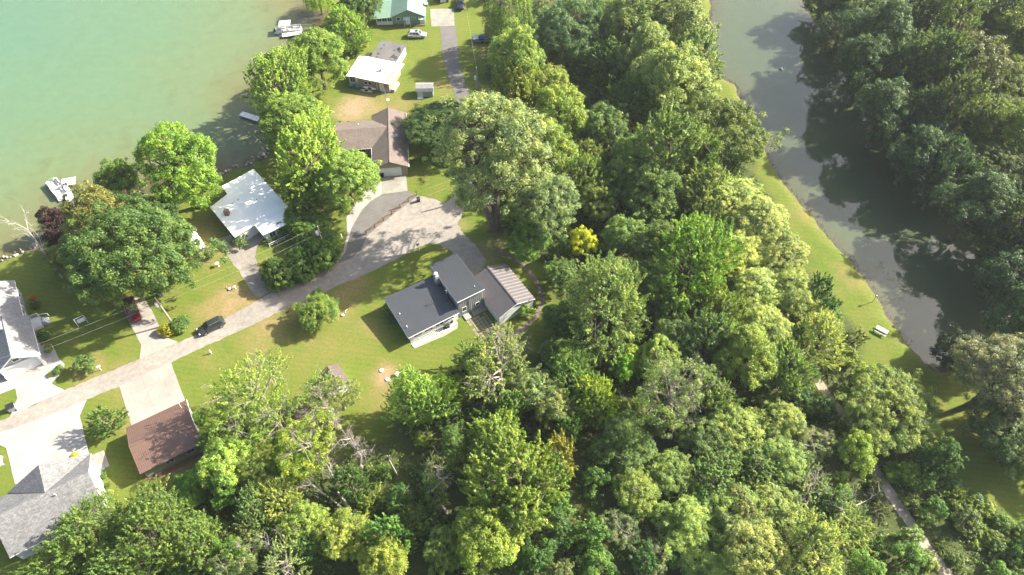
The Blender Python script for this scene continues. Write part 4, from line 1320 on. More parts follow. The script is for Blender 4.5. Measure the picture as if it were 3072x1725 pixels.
P['willow'] = [make_tree('willow', 14, 13, 6.0, 6.0, 170, 100, 1.5, .16, 'droop', .5, up=.2)]
P['small_tree'] = [make_tree('small_tree', 15, 6.0, 2.3, 1.2, 90, 72, .6, .125, 'dome', .45, sub=5), make_tree('small_tree', 16, 6.5, 2.2, 1.0, 90, 66, .65, .125, 'sprig', .4, up=.8), make_tree('small_tree', 17, 5.5, 2.4, 1.0, 80, 70, .62, .13, 'dome', .5, stems=3, sub=5)]
P['shrub'] = [make_tree('shrub', 18, 2.6, 1.5, .15, 44, 70, .46, .12, 'dome', .3, stems=4, lobes=.3), make_tree('shrub', 19, 2.3, 1.6, .1, 46, 64, .46, .12, 'sprig', .3, stems=4, lobes=.3), make_tree('shrub', 20, 3.2, 1.4, .2, 44, 70, .48, .12, 'dome', .4, stems=3, lobes=.3)]
P['hedge_shrub'] = [make_tree('hedge_shrub', 21, 3.6, 2.4, .1, 140, 90, .48, .11, 'dome', .35, stems=4, up=.6, inner=.7, lobes=.12)]
P['round_bush'] = [make_tree('round_bush', 22, 1.6, 1.2, .05, 60, 60, .3, .09, 'dome', .35, stems=4, inner=.6, lobes=.06)]
BARE = [make_bare(31, 11), make_bare(32, 9, .4), make_bare(33, 10, .7, 'pale_bark'), make_bare(34, 12, .35, lev=4, limbs=10)]

PLACED = []       # (x, y, radius) of every crown already standing


def plant(kind, x, y, r, color, label, cat='tree', group=None, hs=1.0, name=None, var=None, world_xy=None, zoff=None):
    """crown centred on pixel (x, y) with radius r pixels, at its own height above ground"""
    pr = P[kind][(len(PLACED) if var is None else var) % len(P[kind])]
    if world_xy is None:
        s = 1.0
        for _ in range(5):
            z = pr['zc'] * s * hs
            p = G(x, y, z)
            s = r * depth(p) / FPX / pr['R']
        bx, by = p.x, p.y
    else:
        bx, by = world_xy
        s = r / pr['R']
    nm = name or kind
    root = thing(nm, label, cat, (bx, by, 0 if zoff is None else zoff), random.uniform(0, 6.28), group)
    for key, pn in (('trunk', 'trunk' if cat == 'tree' else 'stem'), ('crown', 'crown' if cat == 'tree' else 'foliage'), ('bare', 'bare_branches')):
        if pr.get(key) is None: continue
        o = obj(pn, pr[key], root)
        if key == 'bare':
            o['kind'] = 'stuff'
        if key == 'crown':
            j = random.uniform(.9, 1.1)
            o.color = (color[0] * j * random.uniform(.94, 1.06), color[1] * j, color[2] * j * random.uniform(.85, 1.15), 1)
    a_ = random.uniform(.9, 1.1)
    root.scale = (s * a_, s / a_, s * hs)
    PLACED.append((bx, by, pr['R'] * s))
    return root


LIME, BRIGHT, MID, GREYG, DARK, OLIVE, YEL, BRONZE = (.150, .21, .040), (.150, .215, .052), (.082, .132, .034), (.135, .170, .068), (.052, .095, .028), (.100, .125, .032), (.30, .31, .018), (.120, .118, .042)
K = 3072 / 2575.0


def T(kind, x, y, r, color, label, group=None, hs=1.0, name=None, var=None, cat='tree'):
    return plant(kind, x * K, y * K, r * K * .95, color, label, cat, group, hs, name, var)


SH = 'maples along the lake shore'
T('willow', 800, -12, 42, LIME, 'drooping willow at the lake edge beyond the moored pontoon boat', name='willow_tree', hs=.8)
T('maple', 905, 15, 62, MID, 'green maple beside the green-roofed house', name='maple_tree', hs=.9)
for (x, y, r, lab) in ((868, 78, 58, 'bright green maple beside the canopied pontoon boat'), (800, 150, 82, 'bright green maple between the cottage and the lake'), (712, 215, 92, 'broad bright maple overhanging the lake above its plank dock'),
                       (735, 310, 84, 'bright maple beside the plank dock under the shoreline row'), (785, 395, 105, 'broadest bright maple left of the brown-shingled house'), (872, 452, 86, 'bright maple reaching over the concrete strip by the asphalt drive')):
    T('maple', x, y, r, BRIGHT, lab, SH, .95, 'maple_tree')
T('maple', 765, 480, 62, BRIGHT, 'bright green maple between the white flat-roofed house and the hedge', None, .9, 'maple_tree')
T('broadleaf', 452, 425, 98, (.13, .21, .03), 'bright green tree on the lake shore left of the white flat-roofed house', None, 1.05, 'shore_tree', 0)
T('broadleaf', 302, 448, 58, MID, 'round green tree at the water beside the white dock', None, .9, 'shore_tree', 1)
T('broadleaf', 264, 545, 82, BRONZE, 'bronze-tinged tree at the water behind the dock', None, 1.2, 'shore_tree', 0)
T('broadleaf', 222, 615, 56, (.10, .108, .04), 'smaller bronze-tinged tree between the plum trees and the oak', None, .9, 'shore_tree', 4)
T('broadleaf', 212, 690, 50, (.07, .085, .034), 'olive-brown tree under the left edge of the oak by the dead birch', None, .8, 'shore_tree', 1)
T('broadleaf', 360, 560, 90, DARK, 'dark green tree between the bronze tree and the shore', None, .9, 'shore_tree', 0)
T('oak', 344, 648, 162, (.068, .108, .036), 'huge dark green oak over the red truck', None, 1.1, 'oak_tree', 0)
T('small_tree', 132, 552, 33, (.045, .022, .030), 'purple-leaved plum tree at the lake edge', None, 1.1, 'plum_tree', 0)
T('small_tree', 140, 600, 30, (.040, .020, .026), 'lower purple-leaved tree behind the plum tree by the dead birch', None, 1.0, 'plum_tree', 2)
T('broadleaf', 180, 640, 55, OLIVE, 'olive tree between the plum trees and the oak', None, .7, 'shore_tree', 1)
T('broadleaf', 797, 778, 56, (.10, .15, .035), 'lone leafy tree between the lane and the lawn', None, .5, 'lawn_tree', 1)
for i, (x, y, r) in enumerate(((702, 688, 47), (755, 664, 47), (800, 640, 50), (822, 612, 40), (782, 596, 42), (752, 566, 40), (742, 543, 34), (795, 566, 36))):
    T('hedge_shrub', x, y, r, (.095, .150, .030), 'dense green shrub in the hedge between the lane and the flat-roofed house', 'hedge shrubs', .95, 'hedge_shrub', cat='shrub')
T('hedge_shrub', 418, 829, 20, (.21, .20, .02), 'yellow-green bush at the foot of the leaning utility pole', None, .8, 'garden_bush', cat='shrub')
T('hedge_shrub', 452, 814, 24, MID, 'dark green bush behind the utility pole', None, .9, 'garden_bush', cat='shrub')
T('small_tree', 213, 913, 25, (.08, .13, .035), 'young tree on the lawn beside the mailbox post', None, .8, 'young_tree', 0)
T('small_tree', 268, 1058, 40, MID, 'young leafy tree beside the tan garage apron', None, .75, 'young_tree', 1)
T('hedge_shrub', 497, 1054, 22, (.08, .15, .02), 'green bush at the corner of the brown garage', None, .8, 'garden_bush', cat='shrub')
for (x, y, r, c_, lab) in ((144, 1046, 13, (.11, .15, .03), 'clipped round bush in the walk of the pale-roofed house'), (178, 1105, 12, MID, 'leafy plant in the curved bed by the white driveway'), (170, 1115, 12, MID, 'larger leafy plant in the curved bed by the white driveway'),
                         (153, 1122, 9, (.14, .16, .03), 'yellowish low plant at the tip of the curved bed'), (130, 1008, 17, MID, 'broad bush under the pale-roofed house deck'), (105, 915, 14, OLIVE, 'low bush by the pale-roofed house wall')):
    plant('round_bush', x, y, r, c_, lab, 'shrub', name='garden_bush')
plant('round_bush', 100, 893, 8, (.45, .16, .02), 'orange flowering plant by the pale-roofed house', 'plant', name='flowering_plant')
for (x, y, r, lab) in ((310, 1428, 10, 'clipped round bush by the patio of the grey-shingled house'), (321, 1456, 8, 'small round bush next along the grey-shingled house wall'), (328, 1480, 12, 'pale variegated plant in the bed of the grey-shingled house'), (332, 1500, 9, 'dark low plant at the end of the grey-shingled house bed')):
    plant('round_bush', x, y, r, MID if 'pale' not in lab else (.22, .24, .10), lab, 'shrub', name='garden_bush')
plant('round_bush', 224, 1366, 11, (.40, .36, .02), 'yellow flowering plant at the edge of the wide white driveway', 'plant', name='flowering_plant', hs=.6)
plant('shrub', 718, 720, 22, MID, 'leafy bush before the white flat-roofed house porch', 'shrub', name='garden_bush')
plant('shrub', 812, 714, 17, (.11, .16, .04), 'pale green bush at the porch corner of the flat-roofed house', 'shrub', name='garden_bush')
plant('shrub', 845, 688, 20, DARK, 'dark bush under the flat-roofed house porch windows', 'shrub', name='garden_bush')
plant('shrub', 626, 768, 11, MID, 'small bush beside the white camper', 'shrub', name='garden_bush')
plant('shrub', 1190, 955, 20, DARK, 'dark bush against the slate-roofed house end wall', 'shrub', name='garden_bush')
plant('shrub', 1165, 925, 16, GREYG, 'scraggly bush by the slate-roofed house corner', 'shrub', name='garden_bush', hs=1.2)
plant('shrub', 1572, 930, 24, BRIGHT, 'bright climbing shrub on the white garage end wall', 'shrub', name='garden_bush', hs=.9)
plant('round_bush', 1488, 1014, 15, DARK, 'clipped dark round bush beside the brick path', 'shrub', name='garden_bush')
plant('shrub', 1482, 205, 26, GREYG, 'grey-green open bush under the power line by the asphalt lane', 'shrub', name='garden_bush')
plant('shrub', 1080, 120, 24, (.17, .21, .06), 'flowering pale bush behind the cottage annex', 'shrub', name='garden_bush')
plant('shrub', 1068, 150, 20, LIME, 'light green bush between the maples and the cottage', 'shrub', name='garden_bush')

# lower left group by the houses
LL = 'feathery trees in front of the grey-shingled house'
for (x, y, r, c_) in ((225, 1348, 98, (.115, .165, .04)), (400, 1335, 112, (.11, .155, .042)), (115, 1440, 62, BRIGHT), (310, 1430, 90, (.10, .15, .038)), (505, 1370, 82, (.095, .14, .038))):
    T('sprig', x, y, r, c_, 'feathery green tree in the clump below the grey-shingled house', LL, 1.0, 'feathery_tree')
T('broadleaf', 580, 1165, 72, BRIGHT, 'leafy bright tree standing beyond the brown garage', None, .9, 'yard_tree', 0)
T('broadleaf', 480, 1225, 50, (.09, .17, .03), 'rounded tree on the lawn side of the brown garage', None, .7, 'yard_tree', 1)
T('broadleaf', 560, 1100, 60, (.12, .18, .04), 'pale leafy tree beside the bush at the brown garage', None, .8, 'yard_tree', 2)
T('sparse', 640, 985, 92, (.15, .20, .045), 'thin-leaved tree shading the mown lawn by the sheds', None, 1.0, 'thin_tree', 0)
T('sparse', 600, 1050, 80, (.14, .19, .04), 'open leafy tree left of the shed with dead boughs', None, .95, 'thin_tree', 1)
T('sparse', 690, 1045, 66, (.14, .20, .04), 'open tree standing over the lower shed', None, 1.0, 'thin_tree', 0)
T('sparse', 775, 1115, 80, (.16, .21, .035), 'half-dead tree with pale limbs beside the lower shed', None, 1.05, 'thin_tree', 1)
T('sparse', 800, 985, 48, (.15, .20, .045), 'airy leafy tree beside the brown-roofed white shed', None, .9, 'thin_tree', 0)
T('sparse', 852, 992, 50, (.14, .18, .05), 'nearly bare tree in front of the brown-roofed white shed', None, 1.0, 'thin_tree', 1)
T('broadleaf', 735, 1150, 62, (.15, .21, .03), 'yellow-green tree between the lower shed and the fallen limbs', None, .85, 'yard_tree', 0)
T('sprig', 1050, 1005, 78, BRIGHT, 'tall thin-trunked tree over the dark tarp by the lawn', None, 1.25, 'lawn_edge_tree', 1)
T('broadleaf', 1115, 985, 48, (.12, .19, .02), 'bushy tree beside the tall thin-trunked tree', None, .9, 'lawn_edge_tree', 0)

# big named trees of the main wood
T('cottonwood', 1240, 395, 150, (.185, .215, .105), 'great grey-green cottonwood beside the gravel turning area', None, 1.1, 'cottonwood_tree', 0)
T('oak', 1118, 322, 106, (.060, .100, .034), 'dark green tree right of the brown-shingled house', None, .60, 'dark_tree', 1)
T('cottonwood', 1375, 520, 92, GREYG, 'grey-green tree between the cottonwood and the yellow tree', None, .85, 'cottonwood_tree', 1)
T('broadleaf', 1330, 600, 58, (.09, .15, .03), 'leafy tree over the brick path by the garage', None, .85, 'wood_tree', 0)
T('small_tree', 1463, 612, 38, YEL, 'brilliant golden yellow tree at the wood edge', None, 1.15, 'yellow_tree', 0)
T('sprig', 1520, 770, 118, (.105, .145, .045), 'star-shaped tree with long upright sprays beside the garage', None, 1.15, 'star_tree', 0)
T('sprig', 1740, 655, 118, (.105, .165, .026), 'tall green tree with upright sprays in the middle of the wood', None, 1.1, 'spray_tree', 1)
T('oak', 1435, 80, 100, (.075, .115, .05), 'large grey-green tree by the power line pole', None, 1.1, 'dark_tree')
T('willow', 1285, 25, 72, (.11, .155, .06), 'drooping pale tree over the blue-tarped trailer', None, 1.2, 'willow_tree')
T('oak', 1800, 340, 128, (.115, .145, .035), 'broad olive tree on the pond bank lawn', None, .95, 'bank_tree')
T('oak', 2240, 1030, 124, (.125, .165, .045), 'broad light-leaved tree leaning over the sandy path', None, .75, 'path_tree', 1)
T('sparse', 1260, 925, 92, (.14, .165, .06), 'grey twiggy tree at the edge of the lawn below the garage', None, 1.05, 'thin_tree', 0)
T('sparse', 1690, 985, 92, (.105, .145, .06), 'tall dying tree with bare grey crown in the lower wood', None, 1.25, 'thin_tree', 1)
T('broadleaf', 1300, 1210, 132, (.140, .190, .040), 'big yellow-green maple in the lower wood', None, 1.05, 'lime_maple', 2)
T('broadleaf', 1245, 1105, 78, (.150, .200, .038), 'yellow-green tree standing above the big yellow-green maple', None, 1.0, 'lime_maple', 2)
T('small_tree', 1405, 1148, 50, (.19, .185, .04), 'orange-tipped tree beside the big yellow-green maple', None, 1.1, 'orange_tree', 1)
T('broadleaf', 1235, 1345, 95, (.145, .190, .038), 'yellow-green tree below the big yellow-green maple', None, .9, 'lime_maple', 0)
T('broadleaf', 1495, 1005, 62, (.155, .215, .025), 'lime green tree in the lower wood behind a bare snag', None, 1.0, 'lime_maple', 2)
T('small_tree', 1570, 925, 38, (.08, .17, .012), 'vivid green young tree below the star-shaped tree', None, 1.1, 'vivid_tree', 0)
T('sprig', 1430, 935, 70, (.115, .18, .05), 'fresh green tree between the star-shaped tree and the lawn', None, 1.0, 'spray_tree', 1)
T('broadleaf', 1200, 918, 56, (.125, .165, .05), 'light green tree over the lawn edge below the garage', None, .8, 'lawn_edge_tree', 3)
T('broadleaf', 1165, 975, 46, (.12, .17, .045), 'light green tree between the tarp trailer and the twiggy tree', None, .8, 'lawn_edge_tree', 2)
T('broadleaf', 1408, 690, 46, (.075, .12, .034), 'dark green tree beside the brick path below the yellow tree', None, .8, 'wood_tree', 4)
T('broadleaf', 1412, 800, 46, (.07, .115, .034), 'dark green tree between the brick path and the star-shaped tree', None, .75, 'wood_tree', 1)
T('broadleaf', 1400, 880, 44, (.08, .125, .034), 'green tree where the brick path ends', None, .75, 'wood_tree', 0)
T('cottonwood', 2520, 945, 118, (.135, .150, .095), 'silvery grey tree at the lower end of the pond', None, .85, 'silver_tree', 1)
T('broadleaf', 2420, 880, 60, (.03, .045, .028), 'dark dense tree shading the lower end of the pond', None, .95, 'dark_tree', 0)
T('broadleaf', 2520, 1080, 85, (.085, .115, .045), 'grey-green tree over the lower lawn by the pond', None, .8, 'silver_tree', 0)

T('broadleaf', 2555, 1120, 72, (.075, .105, .045), 'dark grey-green tree below the silvery tree by the pond lawn', None, .95, 'silver_tree', 4)
T('oak', 2665, 1030, 110, (.07, .10, .04), 'tall dark tree added behind the silvery tree to shade the lower pond lawn', None, 1.1, 'silver_tree', 0)  # added mostly out of view, to cast shade on the pond lawn
T('oak', 2730, 1150, 100, (.07, .10, .04), 'unseen tall dark tree added to shade the lower pond lawn', None, .9, 'silver_tree', 1)  # unseen tree, added only for the shade it throws on the lawn
WD = {'y': ('yellow-green tree in the wood between the houses and the pond', (.158, .195, .046)), 'g': ('mid-green leafy tree in the wood between the houses and the pond', (.134, .180, .046)),
      'd': ('dark green tree in the wood between the houses and the pond', (.088, .135, .040)), 's': ('grey-green tree in the wood between the houses and the pond', (.132, .165, .068)), 'p': ('pale feathery tree in the wood beside the pond lawn', (.205, .235, .078))}


LM = [('the great cottonwood', 1240, 395), ('the golden yellow tree', 1463, 612), ('the star-shaped tree', 1520, 770), ('the tree with upright sprays', 1740, 655), ('the big yellow-green maple', 1300, 1210),
      ('the dying bare-crowned tree', 1690, 985), ('the broad tree leaning over the sandy path', 2235, 1030), ('the sandy path end', 2300, 1330), ('the broad olive bank tree', 1800, 340), ('the pond bank lawn', 1990, 640),
      ('the tarp trailer', 1080, 1020), ('the fallen boughs', 860, 1270), ('the lane-side power pole', 1330, 190), ('the upper pond', 1740, 80), ('the grey snag', 1602, 480), ('the woodland clearing', 1600, 1250), ('the twiggy tree at the lawn edge', 1300, 950),
      ('the lower wood path', 1950, 1280), ('the grey-green tree by the pole', 1450, 90)]
LME = [('the upper pond', 2150, 60), ('the pond aerator', 2190, 200), ('the middle pond bend', 2300, 400), ('the algae mats', 2480, 700), ('the silvery tree', 2560, 860), ('the inner far wood', 2500, 250), ('the outer far wood', 2620, 500)]


def near(x, y, lm):
    return min(lm, key=lambda q: (q[1] - x) ** 2 + (q[2] - y) ** 2)[0]


def W_(x, y, r, c_, kind='broadleaf', hs=1.0):
    lab, col_ = WD[c_]
    lab = lab.split(' in the wood')[0] + ' in the wood near ' + near(x, y, LM)
    T(kind, x, y, r, col_, lab, lab.replace(' tree in', ' trees in'), hs, 'wood_tree')


for a in ((1590, 55, 88, 's'), (1715, 70, 86, 's'), (1620, 150, 76, 's'), (1530, 150, 60, 'd'), (1300, 235, 72, 'y'), (1370, 225, 62, 'y'), (1400, 300, 78, 'y'), (1385, 385, 70, 'y'), (1475, 400, 58, 'g'), (1455, 460, 66, 'g'),
          (1520, 320, 66, 'd'), (1500, 505, 56, 'g'), (1700, 215, 92, 's'), (1590, 255, 70, 'd'), (1680, 395, 96, 'g'), (1600, 400, 74, 'd'), (1640, 490, 76, 'd'), (1560, 470, 60, 'd'), (1780, 480, 78, 'g'), (1745, 160, 70, 's'),
          (1570, 590, 56, 'd'), (1640, 720, 62, 'd'), (1640, 610, 60, 'd'), (1810, 790, 70, 'g'), (1780, 850, 66, 'd'), (1700, 850, 60, 'd'), (1650, 900, 58, 'g'), (1880, 900, 74, 'g'), (1980, 930, 74, 'g'), (2060, 860, 62, 'p'),
          (1340, 980, 58, 's'), (1395, 1020, 52, 's'), (1570, 1115, 76, 'd'), (1620, 1050, 56, 'g'), (1790, 1000, 56, 'g'), (1850, 1080, 72, 'g'), (1760, 1090, 64, 'd'), (1950, 1050, 62, 'y'), (1900, 1180, 76, 'd'), (1800, 1200, 72, 'd'),
          (1690, 1190, 62, 'g'), (1600, 1230, 64, 'g'), (1980, 1150, 62, 'g'), (2050, 1120, 56, 's', 'sparse'), (2040, 1240, 66, 's', 'sparse'), (1940, 1290, 80, 'g'), (1830, 1310, 84, 'g'), (1720, 1320, 76, 'g'), (2120, 1330, 76, 'g'), (2040, 1380, 86, 'p'),
          (1900, 1400, 86, 'p'), (1640, 1400, 56, 's', 'sparse'), (1780, 1420, 70, 'g'), (700, 1260, 62, 'y'), (640, 1290, 56, 'd'), (770, 1330, 62, 'g'), (870, 1350, 66, 'y'), (960, 1400, 64, 'y'),
          (1040, 1310, 48, 'd'), (1090, 1240, 40, 'd'), (1120, 1380, 55, 'g'), (640, 1200, 50, 'g'), (1150, 1110, 45, 'd'), (600, 1400, 60, 's', 'sparse'), (720, 1420, 66, 's', 'sparse'), (1560, 1330, 50, 's', 'sparse'), (1100, 1180, 42, 's', 'sparse')):
    W_(*a, hs=.6 if (a[1] > 1040 and a[0] > 1450 and a[3] != 'p') else 1.0)
W_(1300, 150, 70, 'g', hs=1.35)
for a in ((1860, 505, 88), (1935, 560, 96), (1990, 640, 86), (1880, 640, 88), (2010, 735, 84), (1930, 740, 88), (1950, 830, 84), (1860, 800, 70), (2080, 800, 66), (1850, 580, 60)):
    W_(a[0] - 28, a[1], a[2] * .84, 'p', 'cottonwood' if a[2] > 80 else 'sprig', .72)

# the wood beyond the pond
ED = {'d': ('dark green tree in the wood on the far pond bank', (.040, .070, .028)), 'o': ('olive green tree in the wood on the far pond bank', (.066, .094, .032)), 'y': ('sunlit yellow-green tree in the wood on the far pond bank', (.110, .145, .03)), 'b': ('brownish tree in the wood on the far pond bank', (.085, .090, .034))}
for (x, y, r, c_) in ((2085, 5, 56, 'd'), (2125, 85, 58, 'd'), (2170, -30, 70, 'd'), (2130, 25, 60, 'd'), (2215, 70, 80, 'd'), (2310, 40, 80, 'o'), (2400, 70, 84, 'o'), (2490, 40, 80, 'o'), (2570, 90, 84, 'y'), (2190, 170, 70, 'd'), (2270, 190, 84, 'd'), (2360, 180, 84, 'o'), (2450, 170, 88, 'b'),
                      (2540, 210, 92, 'y'), (2240, 280, 72, 'd'), (2320, 300, 82, 'd'), (2410, 290, 86, 'o'), (2500, 310, 92, 'o'), (2580, 340, 88, 'y'), (2290, 385, 66, 'd'), (2370, 410, 80, 'd'), (2460, 420, 92, 'o'), (2560, 450, 94, 'o'),
                      (2310, 350, 60, 'd'), (2445, 515, 80, 'd'), (2525, 560, 88, 'd'), (2600, 600, 84, 'o'), (2530, 650, 66, 'd'), (2560, 700, 80, 'd'), (2600, 800, 84, 'd'), (2640, 400, 90, 'o'), (2660, 250, 90, 'y'), (2650, 560, 80, 'd'), (2640, 100, 80, 'o'),
                      (2345, 475, 46, 'd'), (2660, 700, 90, 'd')):
    lab, col_ = ED[c_]
    lab = lab.split(' in the wood')[0] + ' across the pond near ' + near(x, y, LME)
    T('broadleaf' if r < 90 else 'oak', x + (8 if 300 < y < 820 and x < 2540 else -12), y, r, col_, lab, lab.replace(' tree across', ' trees across'), (.65 if x < 2140 else 1.0), 'far_bank_tree')


def inside(poly, x, y):
    return sdist(np.array([[x, y]]), poly)[0]


# ---- understorey: shrubs and saplings filling the woods
SHRUBS = (('leafy green shrub in the undergrowth of the middle wood', (.075, .135, .028)), ('yellow-green shrub in the undergrowth of the middle wood', (.145, .185, .032)), ('dark green shrub in the undergrowth of the middle wood', (.045, .09, .022)),
          ('olive grey shrub in the undergrowth of the middle wood', (.105, .12, .05)))
spx = [G(x, y).xy for x, y in SANDP]
rpx = [G(x, y).xy for x, y in RING]
low = []
random.seed(21)
tries = 0
while len(low) < 250 and tries < 9000:
    tries += 1
    x, y = random.uniform(-75, 95), random.uniform(22, 175)
    if abs(x) > 74 + (y - 27) * .44: continue
    if inside(WOOD, x, y) < 1.0: continue
    q = Vector((x, y))
    if min((q - p).length for p in spx) < 3.0 or min((q - p).length for p in rpx) < 2.5: continue
    d0 = 3.4 if y < 75 else 5.0
    if any((x - a) ** 2 + (y - b_) ** 2 < d0 * d0 for a, b_ in low): continue
    low.append((x, y))
    k = random.choices((0, 1, 2, 3), (4, 3, 3, 2))[0]
    lab, col_ = SHRUBS[k]
    dd_ = (y * math.cos(PITCH) + CAM_H * math.sin(PITCH))
    lab = lab.split(' in the')[0] + ' in the undergrowth near ' + near((1536 + FPX * x / dd_) / K, (862.5 - FPX * (y * math.sin(PITCH) - CAM_H * math.cos(PITCH)) / dd_) / K, LM)
    if random.random() < .30:
        plant('small_tree', 0, 0, random.uniform(1.7, 2.9), col_, lab.replace('shrub', 'sapling'), 'tree', lab.replace('shrub in', 'saplings in'), random.uniform(.9, 1.3), 'sapling', None, (x, y))
    else:
        plant('shrub', 0, 0, random.uniform(1.1, 2.3), col_, lab, 'shrub', lab.replace('shrub in', 'shrubs in'), random.uniform(.7, 1.2), 'wild_shrub', None, (x, y))
# shrub belt between the sandy path and the lower pond lawn
for i in range(46):
    t = random.random()
    a, b_ = G(2660, 1400).xy.lerp(G(3040, 1715).xy, t), G(2860, 1460).xy.lerp(G(3140, 1660).xy, t)
    p = a.lerp(b_, random.random())
    plant('shrub', 0, 0, random.uniform(.9, 1.7), random.choice(((.10, .15, .04), (.085, .135, .035), (.13, .17, .03))), 'low green shrub in the belt between the sandy path and the pond lawn', 'shrub', 'shrub belt by the sandy path', random.uniform(.6, .95), 'belt_shrub', None, (p.x, p.y))

for i in range(24):
    k = random.randint(1, len(spx) - 2)
    q = spx[k].lerp(spx[k + 1], random.random())
    d = (spx[k + 1] - spx[k]).normalized()
    q = q + Vector((-d.y, d.x)) * random.choice((-1, 1)) * random.uniform(1.3, 2.6)
    plant('shrub', 0, 0, random.uniform(.9, 1.5), random.choice(((.12, .165, .045), (.15, .19, .05), (.10, .13, .04))), 'low shrub growing at the edge of the sandy footpath', 'shrub', 'shrubs edging the sandy footpath', random.uniform(.7, 1.1), 'path_shrub', None, (q.x, q.y))

# ---- bare and dead trees
def bare(v, x, y, z, label, hs=1.0, rz=None, scale=1.0, group=None):
    b_ = BARE[v]
    root = thing('bare_tree', label, 'tree', tuple(G(x, y, 0)), random.uniform(0, 6.28) if rz is None else rz, group)
    o = obj('trunk', b_['trunk'], root)
    root.scale = (scale, scale, scale * hs)
    return root


o = thing('dead_birch', 'leaning pale dead birch on the lake shore lawn', 'tree', tuple(G(187, 833, 0)))
b0 = G(187, 833, 0)
tp = G(84, 690, 7.5) - b0
R_ = np.random.default_rng(41)
mb = MB()
st_ = [tp * f_ + Vector((0, 0, .5 * math.sin(PI * f_))) for f_ in (0, .25, .5, .75, 1)]
mb.tube(st_, [.22, .19, .16, .12, .05], 8)
for f_, sd in ((2, 1), (2, -1), (3, 1), (3, -1), (3, .4), (4, -.5), (4, .6)):
    d = (tp.normalized() + Vector((tp.y, -tp.x, 0)).normalized() * sd * .7 + Vector((0, 0, .4))).normalized()
    twig(mb, st_[f_], d, 3.2, .085, R_, 2)
mb.build('trunk', M['pale_bark'], o)
bare(0, 1912, 640, 0, 'grey bare snag standing in the middle of the wood', 1.0, None, .85)
bare(1, 1862, 1235, 0, 'small bare snag below the lime green tree', .8, None, .6)
bare(3, 1085, 1400, 0, 'bare many-stemmed tree at the lawn edge of the lower wood', 1.1, None, .95)
bare(3, 1010, 1290, 0, 'bare pale tree between the two little sheds', 1.0, None, .8)
bare(2, 1335, 1480, 0, 'weathered dead tree standing over fallen limbs in the lower wood', .9, None, .8)
bare(0, 1560, 1090, 0, 'grey bare tree behind the twiggy tree at the lawn edge', 1.1, None, .85)
bare(3, 2040, 1270, 0, 'tall bare grey tree beside the dying tree', 1.15, None, 1.0)
bare(2, 2470, 1560, 0, 'leaning dead tree beside the sandy path', .8, None, .8)
bare(2, 830, 1660, 0, 'tangled pale dead tree at the lower wood edge', .8, None, .8)
bare(3, 2180, 1640, 0, 'bare twiggy tree near the lower end of the wood', .9, None, .75)
bare(1, 1880, 1500, 0, 'thin bare pole tree in the lower wood clearing', .9, None, .7)
R_ = np.random.default_rng(77)
for (x0_, y0_, x1_, y1_, L_, lab) in ((1050, 1545, 900, 1430, 8, 'thick pale fallen bough lying by the lower shed'), (1050, 1545, 985, 1400, 9, 'upright forked dead bough rising from the fallen one'), (1310, 1575, 1205, 1520, 7, 'pale fallen tree lying in the lower wood'),
                                     (1340, 1540, 1275, 1440, 6, 'broken brown trunk lying beside the weathered dead tree'), (2440, 1610, 2600, 1500, 8, 'grey fallen tree lying towards the sandy path')):
    a, b_ = G(x0_, y0_, .2), G(x1_, y1_, 1.6)
    mb = MB()
    d = b_ - a
    pts = [a + d * t + Vector((R_.normal() * .15, R_.normal() * .15, .25 * math.sin(PI * t))) for t in (0, .25, .5, .75, 1)]
    pts = [p - a for p in pts]
    mb.tube(pts, [.28, .22, .17, .12, .05], 7)
    for _ in range(6):
        i = R_.integers(1, 5)
        twig(mb, pts[i], (d.normalized() + Vector(R_.normal(size=3)) * .45 + Vector((0, 0, .35))).normalized(), d.length * .35, .07, R_, 2)
    o = thing('fallen_tree', lab, 'dead tree', tuple(a))
    mb.build('trunk', M['pale_bark'], o)
o = thing('tree_stub', 'forked limbless white trunk standing at the lower wood edge', 'tree', tuple(G(1192, 1425, 0)))
MB().tube([(0, 0, -.2), (-.3, .1, 2.5), (-.6, .3, 5.0), (-.7, .4, 6.2)], [.16, .13, .11, .07], 7).tube([(-.6, .3, 5.0), (-.35, .4, 6.3)], [.09, .06], 6).build('trunk', M['pale_bark'], o)

# ---- leafy ground cover of the woods (uncountable)
R_ = np.random.default_rng(5)
pts = np.stack([R_.uniform(-75, 125, 26000), R_.uniform(20, 185, 26000)], 1)
dw = np.maximum(sdist(pts, WOOD), sdist(pts, EAST))
okp = (dw > .3) & (np.abs(pts[:, 0]) < 76 + (pts[:, 1] - 27) * .45)
for p in spx:
    okp &= np.hypot(pts[:, 0] - p.x, pts[:, 1] - p.y) > 1.5
for p in rpx:
    okp &= np.hypot(pts[:, 0] - p.x, pts[:, 1] - p.y) > 1.0
dens = .5 + .5 * np.sin(pts[:, 0] * .21 + 2 * np.sin(pts[:, 1] * .13)) * np.sin(pts[:, 1] * .19 + 1.0)
okp &= R_.random(len(pts)) < (.35 + .65 * dens)
pts = pts[okp][:9000]
C = np.concatenate([pts, R_.uniform(.05, .35, (len(pts), 1))], 1)
V, tint = leaves(C, np.tile(np.array([[0, 0, 1.0]]), (len(C), 1)), R_.uniform(.35, .95, len(C)), 12, .17, 'dome', R_)
me = qmesh('undergrowth', V, np.arange(len(V)).reshape(-1, 4), M['leaf'])
attr(me, 'tint', tint, 'FACE')
o = obj('undergrowth', me)
o.color = (.11, .155, .04, 1)
tag(o, 'leafy ground cover under the trees of the woods', 'undergrowth', kind='stuff')


